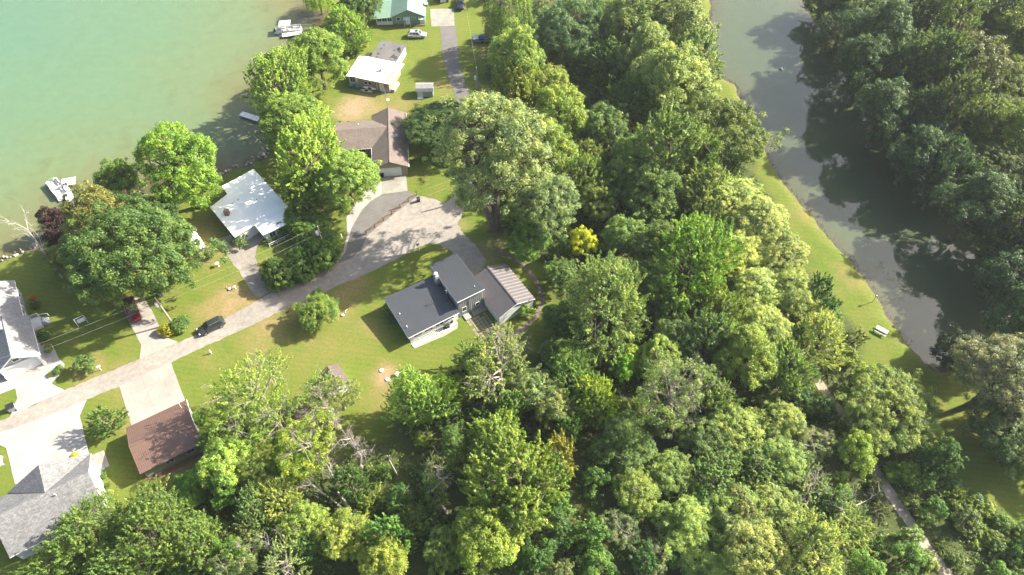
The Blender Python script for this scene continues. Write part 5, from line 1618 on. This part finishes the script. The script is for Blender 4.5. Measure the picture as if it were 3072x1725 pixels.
# ================================================================== vehicles
def paint(name, c, rough=.25, metal=.4):
    m, nt, b = new_mat(name)
    co = coords(nt)
    nt.links.new(mix(nt, 1.0, c, ramp(nt, noise(nt, 3, 3, .6, co), [(.3, .9), (.7, 1.06)]), 'MULTIPLY'), b.inputs['Base Color'])
    b.inputs['Roughness'].default_value = rough
    b.inputs['Metallic'].default_value = metal
    b.inputs['Coat Weight'].default_value = .6
    b.inputs['Coat Roughness'].default_value = .08
    return m


M['paint_black'] = paint('paint_black', (.045, .047, .05))
M['paint_silver'] = paint('paint_silver', (.50, .52, .55), .3, .6)
M['paint_red'] = paint('paint_red', (.17, .010, .014))
M['paint_navy'] = paint('paint_navy', (.02, .025, .04))


def loft(mb, secs):
    n = len(secs[0])
    vs = [p for s_ in secs for p in s_]
    fs = [(i * n + j, i * n + (j + 1) % n, (i + 1) * n + (j + 1) % n, (i + 1) * n + j) for i in range(len(secs) - 1) for j in range(n)]
    fs += [tuple(reversed(range(n))), tuple((len(secs) - 1) * n + j for j in range(n))]
    return mb.add(vs, fs)


def ring(x, zl, zh, w, r=.12):
    return [(x, -w, zl + r), (x, -w + r * .6, zl), (x, w - r * .6, zl), (x, w, zl + r), (x, w, zh - r), (x, w - r * 1.2, zh), (x, -w + r * 1.2, zh), (x, -w, zh - r)]


def car(loc, rz, mat, label, kind='suv', rails=False, sunroof=False):
    c = thing('parked_car', label, 'car' if kind == 'suv' else 'pickup truck', loc, rz)
    L = 4.75 if kind == 'suv' else 5.7
    h = L / 2
    mb = MB()
    if kind == 'suv':
        loft(mb, [ring(-h, .45, .95, .78), ring(-h + .15, .32, 1.02, .88), ring(-h + .9, .26, 1.05, .93), ring(0, .26, 1.03, .94), ring(h - 1.3, .26, 1.02, .93), ring(h - .45, .28, .92, .88), ring(h - .1, .36, .80, .78), ring(h, .45, .70, .70)])
    else:
        loft(mb, [ring(-h, .5, 1.05, .85), ring(-h + .1, .4, 1.12, .93), ring(0, .35, 1.12, .96), ring(h - 1.3, .35, 1.12, .95), ring(h - .3, .38, 1.05, .92), ring(h, .5, .92, .84)])
    body = mb.build('body', M[mat], c, True)
    x0, x1, f0, f1 = (-h + .25, h - 1.25, .45, .75) if kind == 'suv' else (-.35, h - 1.45, .15, .6)
    zb, zt = (1.0, 1.66) if kind == 'suv' else (1.08, 1.80)
    wb, wt = .86, .66
    g = [(x0, -wb, zb), (x1, -wb, zb), (x1, wb, zb), (x0, wb, zb), (x0 + f0, -wt, zt), (x1 - f1, -wt, zt), (x1 - f1, wt, zt), (x0 + f0, wt, zt)]
    MB().add(g, [(4, 5, 6, 7), (0, 1, 5, 4), (1, 2, 6, 5), (2, 3, 7, 6), (3, 0, 4, 7)]).build('cabin', M[mat], c)
    gv = [Vector(p) for p in g]

    def pane(a, b, d, e, u0, u1, v0, v1, nm):
        def at(u, v):
            return (a.lerp(b, u)).lerp(d.lerp(e, u), v)
        q = [at(u0, v0), at(u1, v0), at(u1, v1), at(u0, v1)]
        nrm = (q[1] - q[0]).cross(q[3] - q[0]).normalized()
        ctr = Vector(((x0 + x1) / 2, 0, zb))
        if nrm.dot(q[0] - ctr) < 0: nrm = -nrm
        MB().add([p + nrm * .012 for p in q], [(0, 1, 2, 3)]).build(nm, M['glass'], c)
    pane(gv[1], gv[2], gv[5], gv[6], .08, .92, .08, .92, 'windscreen')
    pane(gv[3], gv[0], gv[7], gv[4], .10, .90, .15, .90, 'rear_window')
    for a, b, d, e in ((gv[0], gv[1], gv[4], gv[5]), (gv[2], gv[3], gv[6], gv[7])):
        cuts = ((.06, .32), (.35, .60), (.63, .90)) if kind == 'suv' else ((.1, .48), (.52, .9))
        if a is gv[2]: cuts = tuple((1 - q, 1 - p) for p, q in cuts)
        for u0, u1 in cuts:
            pane(a, b, d, e, u0, u1, .12, .86, 'side_window')
    if sunroof:
        xs = x1 - f1 - .75
        MB().box(xs, -.42, zt + .002, xs + .62, .42, zt + .014).build('sunroof', M['glass'], c)
    if rails:
        for s_ in (-1, 1):
            MB().tube([(x0 + f0 + .1, s_ * .6, zt + .05), (x1 - f1 - .1, s_ * .6, zt + .05)], .03, 5).build('roof_rail', M['steel'], c)
    for x in (-h + .95, h - .95):
        for s_ in (-1, 1):
            wh = MB().tube([(x, s_ * .74, .36), (x, s_ * .95, .36)], .36, 14).build('wheel', M['rubber'], c)
            MB().tube([(x, s_ * .945, .36), (x, s_ * .965, .36)], .23, 10).build('rim', M['steel'], wh)
    for s_ in (-1, 1):
        MB().box(h - .28, s_ * .62 - .16, .66, h - .02, s_ * .62 + .16, .80).build('headlight', M['lamp_white'], c)
        MB().box(-h - .01, s_ * .68 - .13, .75, -h + .12, s_ * .68 + .13, .98).build('tail_light', M['red'], c)
        MB().box(x1 - .35, s_ * 1.0 - .09, 1.02, x1 - .2, s_ * 1.0 + .09, 1.16).build('wing_mirror', M[mat], c)
    MB().box(h - .12, -.5, .42, h + .02, .5, .62).build('grille', M['black_metal'], c)
    if kind != 'suv':
        MB().box(-h + .1, -.78, 1.121, -.45, .78, 1.135).build('truck_bed', M['rubber'], c)
        mb = MB()
        for s_ in (-1, 1):
            mb.box(-h + .05, s_ * .86 - .06, 1.122, -.4, s_ * .86 + .06, 1.20)
        mb.box(-h + .02, -.9, 1.10, -h + .1, .9, 1.20)
        mb.build('bed_rail', M[mat], c)
    return c


def heading(p, q):
    a, b = G(*p), G(*q)
    return math.atan2(b.y - a.y, b.x - a.x)


car(G(637, 984, 0), heading((668, 972), (605, 1003)), 'paint_black', 'black estate car parked on the edge of the lane', rails=True, sunroof=True)
car(G(1252, 110, 0), math.radians(-2), 'paint_silver', 'silver car parked on the lawn by the green-roofed house', sunroof=True)
car(G(402, 936, 0), heading((396, 905), (412, 948)), 'paint_red', 'dark red truck parked under the oak', 'truck')
car(G(1381, 16, 0), math.radians(-88), 'paint_navy', 'dark pickup truck on the grass beside the parking pad', 'truck')

# white camper beside the oak
o = thing('camper_trailer', 'small white camper trailer half hidden under the oak', 'camper', G(592, 738, 0), math.radians(128))
mb = MB()
loft(mb, [ring(-2.1, .9, 2.0, 1.0, .25), ring(-1.8, .5, 2.35, 1.08, .3), ring(1.6, .5, 2.4, 1.08, .3), ring(2.0, .8, 1.9, 1.0, .25)])
mb.build('body', M['white_paint'], o, True)
window(o, (-1.2, -1.08, 1.3), (1, 0), 1.0, .6)
window(o, (1.2, 1.08, 1.3), (-1, 0), 1.0, .6)
for s_ in (-1, 1):
    MB().tube([(0, s_ * .85, .33), (0, s_ * 1.05, .33)], .33, 12).build('wheel', M['rubber'], o)
MB().tube([(2.0, 0, .5), (3.0, 0, .45)], .05, 5).build('tow_bar', M['black_metal'], o)

# blue-tarped boat trailer under the trees
o = thing('boat_trailer', 'grey trailer with a blue tarped load beneath the drooping tree', 'trailer', G(1447, 122, 0), math.radians(6))
MB().box(-2.4, -1.1, .45, 2.4, 1.1, .6).box(-2.3, -1.05, .6, -1.0, 1.05, 1.2).build('deck', M['plastic_grey'], o)
mb = MB()
loft(mb, [ring(-.9, .6, 1.0, .8, .15), ring(-.6, .6, 1.35, .95, .3), ring(1.6, .6, 1.3, .95, .3), ring(2.0, .6, .9, .7, .12)])
mb.build('tarp', M['tarp_blue'], o, True)
for s_ in (-1, 1):
    MB().tube([(-.2, s_ * 1.12, .33), (-.2, s_ * 1.3, .33)], .33, 12).build('wheel', M['rubber'], o)
# tarp-covered load on the lawn edge
o = thing('covered_trailer', 'small trailer under a dark slate tarp at the lawn edge', 'trailer', G(1258, 1152, 0), math.radians(-48))
mb = MB()
loft(mb, [ring(-1.7, .35, 1.0, .95, .15), ring(-1.2, .3, 1.55, 1.1, .35), ring(.9, .3, 1.6, 1.1, .35), ring(1.7, .35, .95, .95, .15)])
mb.build('tarp', M['tarp_slate'], o, True)
for s_ in (-1, 1):
    MB().tube([(0, s_ * 1.0, .3), (0, s_ * 1.18, .3)], .3, 12).build('wheel', M['rubber'], o)


# ================================================================== docks and boats
def pontoon(loc, rz, label, canopy):
    b = thing('pontoon_boat', label, 'boat', loc, rz)
    L, w_ = 6.6, 1.2
    for s_ in (-1, 1):
        MB().tube([(-L / 2, s_ * .85, -.1), (L / 2 - .8, s_ * .85, -.1), (L / 2, s_ * .85, .15)], [.3, .3, .08], 10).build('float', M['steel'], b)
    MB().box(-L / 2 - .4, -w_, .2, L / 2 - .2, w_, .3).build('deck', M['vinyl'], b)
    mb = MB()
    x0, x1 = -L / 2 + .3, L / 2 - .6
    for (xa, ya, xb, yb) in ((x0, -w_ + .05, x1, -w_ + .05), (x0, w_ - .05, x1, w_ - .05), (x1, -w_ + .05, x1, -.4), (x1, .4, x1, w_ - .05), (x0, -w_ + .05, x0, w_ - .5)):
        d = Vector((xb - xa, yb - ya, 0))
        n_ = Vector((-d.y, d.x, 0)).normalized() * .02
        a, c_ = Vector((xa, ya, .32)), Vector((xb, yb, .32))
        up_ = Vector((0, 0, .6))
        mb.add([a - n_, c_ - n_, c_ + n_, a + n_, a - n_ + up_, c_ - n_ + up_, c_ + n_ + up_, a + n_ + up_], [(0, 3, 2, 1), (4, 5, 6, 7), (0, 1, 5, 4), (1, 2, 6, 5), (2, 3, 7, 6), (3, 0, 4, 7)])
    mb.build('side_panels', M['white_paint'], b)
    for (xa, ya, xb, yb) in ((x0 + .1, .55, x0 + 1.9, 1.08), (x0 + .1, -1.08, x0 + 1.6, -.55), (x1 - 1.9, .55, x1 - .1, 1.08), (x1 - 1.9, -1.08, x1 - .1, -.55)):
        s_ = MB().box(xa, ya, .3, xb, yb, .68).build('seat', M['white_siding'], b)
        yy = (yb - .12, yb) if ya > 0 else (ya, ya + .12)
        MB().box(xa, yy[0], .68, xb, yy[1], 1.0).build('backrest', M['vinyl'], s_)
    MB().box(x0 + 2.3, -.95, .3, x0 + 2.9, -.35, 1.05).build('console', M['plastic_grey'], b)
    MB().box(-L / 2 - .55, -.2, .0, -L / 2 - .2, .2, .95).build('outboard', M['black_metal'], b)
    if canopy:
        MB().slab([(-2.2, -1.2, 2.25), (.6, -1.2, 2.3), (.6, 1.2, 2.3), (-2.2, 1.2, 2.25)], .06).build('canopy', M['white_paint'], b)
        mb = MB()
        for x in (-2.1, .5):
            for s_ in (-1, 1):
                mb.tube([(x, s_ * 1.15, 2.25), (-.8, s_ * 1.15, .9)], .03, 5)
        mb.build('canopy_frame', M['steel'], b)
    else:
        mb = MB()
        pts = [(x0 + .4, -1.15 + 2.3 * t, .9 + 1.1 * math.sin(PI * t) ** .5) for t in np.linspace(0, 1, 9)]
        mb.tube([(q[0] + 5.5, q[1], q[2] * .45 + .2) for q in pts], .05, 6)
        mb.build('tow_arch', M['green_siding'], b)
    return b


def dock(label, segs, z=.15):
    p0 = segs[0][0]
    d = thing('dock', label, 'dock', (p0[0], p0[1], WL))
    for (a, b, w_) in segs:
        a, b = Vector(a), Vector(b)
        u_ = (b - a).normalized()
        n_ = Vector((-u_.y, u_.x)) * w_ / 2
        L = (b - a).length
        k = max(2, int(L / .55))
        for i in range(k):
            q0, q1 = a + u_ * (L * i / k + .015), a + u_ * (L * (i + 1) / k - .015)
            vs = [q0 - n_, q1 - n_, q1 + n_, q0 + n_]
            vs = [(v.x - p0[0], v.y - p0[1]) for v in vs]
            MB().prism(vs, .55 + z * 0 + random.uniform(0, .008), .62).build('plank', M['white_siding'], d)
        for t in (0.05, .95):
            for s_ in (-1, 1):
                q = a + u_ * L * t + n_ * s_ * .9
                MB().tube([(q.x - p0[0], q.y - p0[1], -1.2), (q.x - p0[0], q.y - p0[1], .85)], .05, 6).build('post', M['steel'], d)
    return d


bc = (G(170, 563, .3) * 1.0)
u1, u2_ = G(196, 600, .3).xy, G(148, 538, .3).xy
pontoon((bc.x, bc.y, WL + .1), math.atan2((u2_ - u1).y, (u2_ - u1).x), 'white pontoon boat without canopy moored at the L-shaped dock', False)
dock('white L-shaped plank dock beside the open pontoon boat', [(G(232, 640, .15).xy, G(188, 552, .15).xy, 1.5), (G(184, 549, .15).xy, G(226, 541, .15).xy, 2.3)])
dock('small white plank landing on the shore behind the pontoon boat', [(G(196, 622, .15).xy, G(216, 614, .15).xy, 1.1)])
p = G(868, 86, .3)
pontoon((p.x, p.y, WL + .1), math.radians(8), 'pontoon boat with white canopy moored beyond the shoreline maples', True)
dock('white dock running out under the shoreline maples', [(G(800, 365, .15).xy, G(722, 340, .15).xy, 1.5)])
dock('white dock beside the canopied pontoon boat', [(G(905, 98, .15).xy, G(846, 106, .15).xy, 1.5)])
# shore stones
mb = MB()
R_ = np.random.default_rng(9)
for i in range(len(LAKE) - 5):
    a, b = Vector(LAKE[i][:2]), Vector(LAKE[i + 1][:2])
    if i > 12: break
    for k in range(int((b - a).length * 2.2)):
        p = a.lerp(b, R_.random())
        n_ = Vector((-(b - a).y, (b - a).x)).normalized()
        p = p + n_ * R_.uniform(-1.0, .3) * (-1)
        s_ = R_.uniform(.12, .36)
        mb.lathe([(s_ * .8, -.6), (s_, WL + .15 + s_ * .3), (s_ * .55, WL + .25 + s_ * .8)], 6, (p.x, p.y))
tag(mb.build('shore_stones', M['stone']), 'pale stones edging the lake shore', 'stones', kind='stuff')


# ================================================================== poles, wires, fence, small things
def pole(base, H_, lean, label, transformer=True, arm=0):
    p = thing('utility_pole', label, 'utility pole', base)
    MB().tube([(0, 0, -.2), (lean[0], lean[1], H_)], [.19, .13], 8).build('shaft', M['pole_wood'], p)
    tx = Vector((lean[0], lean[1], H_))
    if transformer:
        q = tx * .78
        MB().lathe([(.26, q.z - .5), (.28, q.z - .45), (.28, q.z + .35), (.2, q.z + .45)], 10, (q.x - .42, q.y - .1)).build('transformer', M['lamp_white'], p)
        MB().box(q.x - .3, q.y - .1, q.z - .1, q.x + .3, q.y + .1, q.z + .05).build('bracket', M['steel'], p)
    MB().lathe([(.06, H_), (.09, H_ + .12), (.05, H_ + .25)], 8, (lean[0], lean[1])).build('insulator', M['lamp_white'], p)
    return Vector(base) + tx


P1 = pole(tuple(G(518, 971, 0)), 7.6, (0, 0), 'tall pale utility pole with transformer beside the two bushes')
P2 = pole(tuple(G(978, 758, 0)), 7.4, (0, 0), 'utility pole rising out of the hedge', True)
P3 = pole(tuple(G(1439, 330, 0)), 11.0, (-.3, .3), 'utility pole with transformer beside the asphalt lane')
P4 = Vector((G(1420, 520, 7).x, G(1420, 520, 7).y, 7.5))
P4 = pole((P4.x, P4.y, 0), 7.6, (0, 0), 'utility pole among the trees beside the great cottonwood', False)


def wire(a, b, sag, label, r=.014):
    a, b = Vector(a), Vector(b)
    pts = [a.lerp(b, t) - Vector((0, 0, sag * 4 * t * (1 - t))) for t in np.linspace(0, 1, 15)]
    o = thing('power_line', label, 'power line', tuple(a))
    MB().tube([p - a for p in pts], r, 4).build('cable', M['wire'], o)


far = P1 + Vector((-38, -21, .3))
for dz, nm in ((.15, 'upper'), (-1.6, 'lower')):
    z = Vector((0, 0, dz))
    wire(P1 + z, far + z, .5, nm + ' power line running past the pale-roofed house')
    wire(P1 + z, P2 + z, .5, nm + ' power line between the two poles over the gravel drive')
    wire(P2 + z, P4 + z, .6, nm + ' power line over the gravel turning area')
    wire(P4 + z, P3 + z, .5, nm + ' power line along the asphalt lane beside the wood')
wire(P3, P3 + Vector((-8, 60, 0)), .5, 'power line running on past the parking pad')
wire(P3 + Vector((0, 0, -1.2)), G(1388, 222, 0), .0, 'guy wire slanting from the lane-side pole to the ground')

# rail fence in the turning area
fa, fb = G(1099, 703).xy, G(1250, 586).xy
f = thing('rail_fence', 'rustic brown rail fence between asphalt drive and gravel area', 'fence', (fa.x, fa.y, 0))
n = 7
for i in range(n):
    q = fa.lerp(fb, i / (n - 1)) - fa
    MB().tube([(q.x, q.y, -.1), (q.x, q.y, 1.15 + random.uniform(-.1, .1))], .10, 6).build('post', M['rust_wood'], f)
for i in range(n - 1):
    q0, q1 = fa.lerp(fb, i / (n - 1)) - fa, fa.lerp(fb, (i + 1) / (n - 1)) - fa
    for z in (.45, .9):
        if i == 3 and z == .9: continue
        MB().tube([(q0.x, q0.y, z + random.uniform(-.06, .06)), (q1.x, q1.y, z + random.uniform(-.06, .06))], .06, 5).build('rail', M['rust_wood'], f)
q = fa.lerp(fb, .58) - fa
MB().tube([(q.x - 1.4, q.y + .1, .1), (q.x + 1.0, q.y + .5, .9)], .07, 5).build('rail', M['brick'], f)
o = thing('trash_bin', 'black wheeled bin at the far end of the rail fence', 'trash bin', G(1256, 604, 0), .3)
MB().prism([(-.3, -.3), (.3, -.3), (.3, .3), (-.3, .3)], .05, 1.0).build('body', M['black_metal'], o)
MB().box(-.34, -.36, 1.0, .34, .36, 1.07).build('lid', M['black_metal'], o)
for s_ in (-.25, .25):
    MB().tube([(s_ - .05, .3, .12), (s_ + .05, .3, .12)], .12, 8).build('wheel', M['rubber'], o)


def mailbox(loc, rz, label, mat='black_metal', h=1.05):
    m = thing('mailbox', label, 'mailbox', loc, rz)
    MB().box(-.06, -.06, 0, .06, .06, h).build('post', M['white_paint'] if mat != 'black_metal' else M['timber'], m)
    sec = lambda x: [(x, -.13, h), (x, .13, h), (x, .13, h + .14), (x, .09, h + .23), (x, 0, h + .27), (x, -.09, h + .23), (x, -.13, h + .14)]
    b = loft(MB(), [sec(-.3), sec(.3)]).build('box', M[mat], m)
    MB().box(.05, .131, h + .1, .25, .15, h + .18).build('flag', M['red'], b)


mailbox(G(894, 840, 0), 1.0, 'dark mailbox under the hedge beside the lane')
mailbox(G(866, 948, 0), .6, 'black mailbox beside the lone lane-side tree')
mailbox(G(304, 1110, 0), .6, 'white mailbox post beside the young lawn tree', 'white_paint')
mailbox(G(1255, 745, 0), .6, 'black post box at the gravel edge by the slate-roofed house')
for (x, y, lab) in ((634, 1060, 'white marker post standing alone on the mown lawn'), (1257, 752, 'white marker post by the gravel edge and black post box'), (1025, 712, 'white marker post on the strip lawn by the hedge')):
    o = thing('marker_post', lab, 'post', G(x, y, 0))
    MB().tube([(0, 0, 0), (0, 0, .85)], .11, 8).build('shaft', M['lamp_white'], o)
    MB().lathe([(.13, .85), (.13, .95), (.05, 1.02)], 8).build('cap', M['lamp_white'], o)

o = thing('utility_cabinet', 'dark metal utility cabinet at the corner of the white driveway', 'cabinet', G(40, 1228, 0), math.radians(32))
MB().box(-.55, -.45, 0, .55, .45, 1.1).build('housing', M['plastic_grey'], o)
MB().slab([(-.62, -.52, 1.12), (.62, -.52, 1.12), (.62, .52, 1.2), (-.62, .52, 1.2)], .06).build('lid', M['black_metal'], o)
for s_ in (-1, 1):
    MB().tube([(s_ * .4, -.5, .15), (s_ * .4, -.62, .15)], .14, 8).build('wheel', M['rubber'], o)

for (x, y, lab) in ((1145, 1112, 'white round septic lid in the bare patch of lawn, farther from the tarp trailer'), (1163, 1139, 'white round septic lid in the bare patch of lawn, nearer the tarp trailer')):
    o = thing('septic_lid', lab, 'lid', G(x, y, 0))
    MB().lathe([(.36, -.05), (.36, .14), (.30, .2), (.05, .22)], 16).build('cover', M['lamp_white'], o)
    MB().lathe([(.05, .22), (.05, .26)], 8).build('knob', M['plastic_grey'], o)
o = thing('garden_table', 'white round garden table by the dark tarp trailer', 'table', G(1194, 1126, 0))
MB().lathe([(.45, .58), (.45, .62)], 16).build('top', M['lamp_white'], o)
for k in range(3):
    a = 2 * PI * k / 3
    MB().tube([(.3 * math.cos(a), .3 * math.sin(a), .58), (.36 * math.cos(a), .36 * math.sin(a), 0)], .025, 5).build('leg', M['steel'], o)
o = thing('well_cap', 'pale concrete well cover and white pipe near the lone lane-side tree', 'well cover', G(1028, 946, 0))
MB().lathe([(.35, 0), (.35, .2), (.3, .25)], 14).build('cover', M['concrete'], o)
MB().tube([(.5, .5, 0), (.5, .5, .7), (.9, .8, .75)], .05, 6).build('pipe', M['lamp_white'], o)
o = thing('lawn_ornament', 'pale garden ornament on the dry lawn by the gravel drive', 'ornament', G(655, 798, 0))
MB().lathe([(.25, 0), (.12, .1), (.08, .6), (.4, .75), (.42, .85), (.35, .85)], 14).build('bird_bath', M['stone'], o)
o = thing('lawn_ornament', 'row of pale yard ornaments on the dry grass beside the lane', 'ornament', G(690, 868, 0))
MB().lathe([(.3, 0), (.34, .25), (.2, .3)], 12).lathe([(.22, 0), (.1, .1), (.08, .5), (.3, .6), (.1, .65)], 12, (.9, .2)).tube([(-.6, .3, 0), (-.6, .3, .7)], .05, 5).build('figures', M['stone'], o)
o = thing('swing_seat', 'white metal swing seat frame in the oak shade', 'swing', G(248, 968, 0), .6)
mb = MB()
for s_ in (-.8, .8):
    mb.tube([(s_, -.5, 0), (s_, 0, 1.6), (s_, .5, 0)], .04, 5)
mb.tube([(-.8, 0, 1.6), (.8, 0, 1.6)], .04, 5)
mb.build('frame', M['lamp_white'], o)
MB().box(-.6, -.22, .45, .6, .22, .5).box(-.6, .2, .5, .6, .25, .95).build('seat', M['white_paint'], o)
o = thing('garden_urn', 'white round planter beside the flat-roofed house porch', 'planter', G(834, 703, 0))
MB().lathe([(.22, 0), (.15, .12), (.32, .5), (.38, .62), (.3, .6), (.1, .45)], 14).build('bowl', M['lamp_white'], o)
o = thing('doormat', 'dark grey mat on the walk of the pale-roofed house', 'mat', (0, 0, 0))
q = G(146, 1065, 0)
o.location = (q.x, q.y, .04)
o.rotation_euler = (0, 0, math.radians(32))
MB().box(-.45, -.5, 0, .45, .5, .03).build('pad', M['plastic_grey'], o)
o = thing('doormat', 'dark mat on the patio of the grey-shingled house', 'mat', (0, 0, 0))
q = G(305, 1404, 0)
o.location = (q.x, q.y, .055)
o.rotation_euler = (0, 0, math.radians(32))
MB().box(-.4, -.45, 0, .4, .45, .03).build('pad', M['plastic_grey'], o)
for (x, y, lab) in ((5, 1385, 'white garden glider on the strip of lawn by the white driveway'),):
    o = thing('garden_bench', lab, 'bench', G(x, y, 0), math.radians(120))
    MB().box(-.8, -.3, .4, .8, .3, .46).build('seat', M['white_paint'], o)
    MB().box(-.8, .26, .5, .8, .32, 1.0).build('backrest', M['white_paint'], o)
    for s_ in (-.7, .7):
        MB().box(s_ - .05, -.3, 0, s_ + .05, .3, .4).build('leg', M['white_paint'], o)
o = thing('firewood_log', 'short cut log lying in the lower wood clearing', 'log', G(1135, 1592, 0))
MB().tube([(-.55, 0, .16), (.55, .1, .18)], .17, 9).build('bole', M['pale_bark'], o)

# pond side
o = thing('park_bench', 'grey metal picnic bench on the shaded pond bank', 'bench', G(2640, 998, 0), math.radians(-38))
for k, (y0_, y1_, z) in enumerate(((-.62, -.37, .46), (-.2, .06, .74), (.08, .34, .74), (.62, .87, .46))):
    MB().box(-1.0, y0_, z, 1.0, y1_, z + .05).build('plank', M['steel'], o)
for s_ in (-.7, .7):
    MB().box(s_ - .04, -.6, .38, s_ + .04, .85, .455).build('cross_beam', M['steel'], o)
    MB().tube([(s_, -.35, 0), (s_, .0, .73)], .045, 5).tube([(s_, .6, 0), (s_, .2, .73)], .045, 5).build('leg', M['steel'], o)
o = thing('bird_post', 'thin bird-house post on the sunny pond bank', 'post', G(2617, 906, 0))
MB().tube([(0, 0, 0), (0, 0, 1.7)], .05, 6).build('shaft', M['timber'], o)
MB().box(-.14, -.14, 1.7, .14, .14, 2.0).build('nest_box', M['timber'], o)
o = thing('pond_aerator', 'white bubbling aerator floating in the pond', 'aerator', tuple(G(2343, 208, WL)))
MB().lathe([(.45, -.1), (.5, .05), (.35, .12)], 14).build('float', M['black_metal'], o)
MB().lathe([(.2, .1), (.32, .3), (.12, .55), (.05, .6)], 10).build('jet', M['foam'], o)
R_ = np.random.default_rng(3)
M['algae'] = simple('algae', (.36, .34, .20), .9, .3, 1.2)
for (x, y, r_, lab) in ((2682, 842, 1.2, 'pale algae mat floating by the pond bank, the larger drift'), (2640, 800, .8, 'pale algae mat floating nearer the bank-side lawn'), (2707, 898, .4, 'tiny pale algae mat floating off the bird-house post')):
    c_ = G(x, y, WL)
    o = thing('algae_mat', lab, 'algae', (c_.x, c_.y, WL + .012))
    mb = MB()
    for k in range(int(16 * r_) + 4):
        px_, py_, rr_ = R_.normal() * r_ * .9, R_.normal() * r_ * .8, R_.uniform(.12, .42)
        mb.add([(px_ + rr_ * R_.uniform(.6, 1.2) * math.cos(a), py_ + rr_ * R_.uniform(.6, 1.2) * math.sin(a), .001 * k) for a in np.linspace(0, 2 * PI, 9)[:-1]], [tuple(range(8))])
    mb.build('patch', M['algae'], o)
# ragged pale reeds along the sunny pond bank (uncountable)
mb = MB()
for i in range(15):
    a, b = Vector(POND[i]), Vector(POND[i + 1])
    n_ = Vector((-(b - a).y, (b - a).x)).normalized()
    for k in range(int((b - a).length * 7)):
        p = a.lerp(b, R_.random()) + n_ * R_.normal() * .35
        h_ = R_.uniform(.25, .7)
        d_ = R_.normal(size=2) * .15
        mb.add([(p.x - .05, p.y, WL - .1), (p.x + .05, p.y, WL - .1), (p.x + d_[0], p.y + d_[1], WL + h_)], [(0, 1, 2)])
M['reed'] = simple('reed', (.30, .26, .12), .9, .3, 1.2)
tag(mb.build('reeds', M['reed']), 'dry reeds and grass fringing the pond bank', 'reeds', kind='stuff')


# ================================================================== summer haze
hz = MB().box(-3400, -3400, -4.0, 3400, 3400, 106.0).build('haze', M['foam'])
hm = bpy.data.materials.new('haze')
hm.use_nodes = True
hm.node_tree.nodes.clear()
ho = hm.node_tree.nodes.new('ShaderNodeOutputMaterial')
hv = hm.node_tree.nodes.new('ShaderNodeVolumePrincipled')
hv.inputs['Color'].default_value = (0.86, 0.95, 1.0, 1)
hv.inputs['Density'].default_value = 0.00011
hv.inputs['Anisotropy'].default_value = 0.2
hm.node_tree.links.new(hv.outputs[0], ho.inputs['Volume'])
hz.data.materials[0] = hm
tag(hz, 'thin summer haze over the lake, yards and woods', 'haze', kind='stuff')
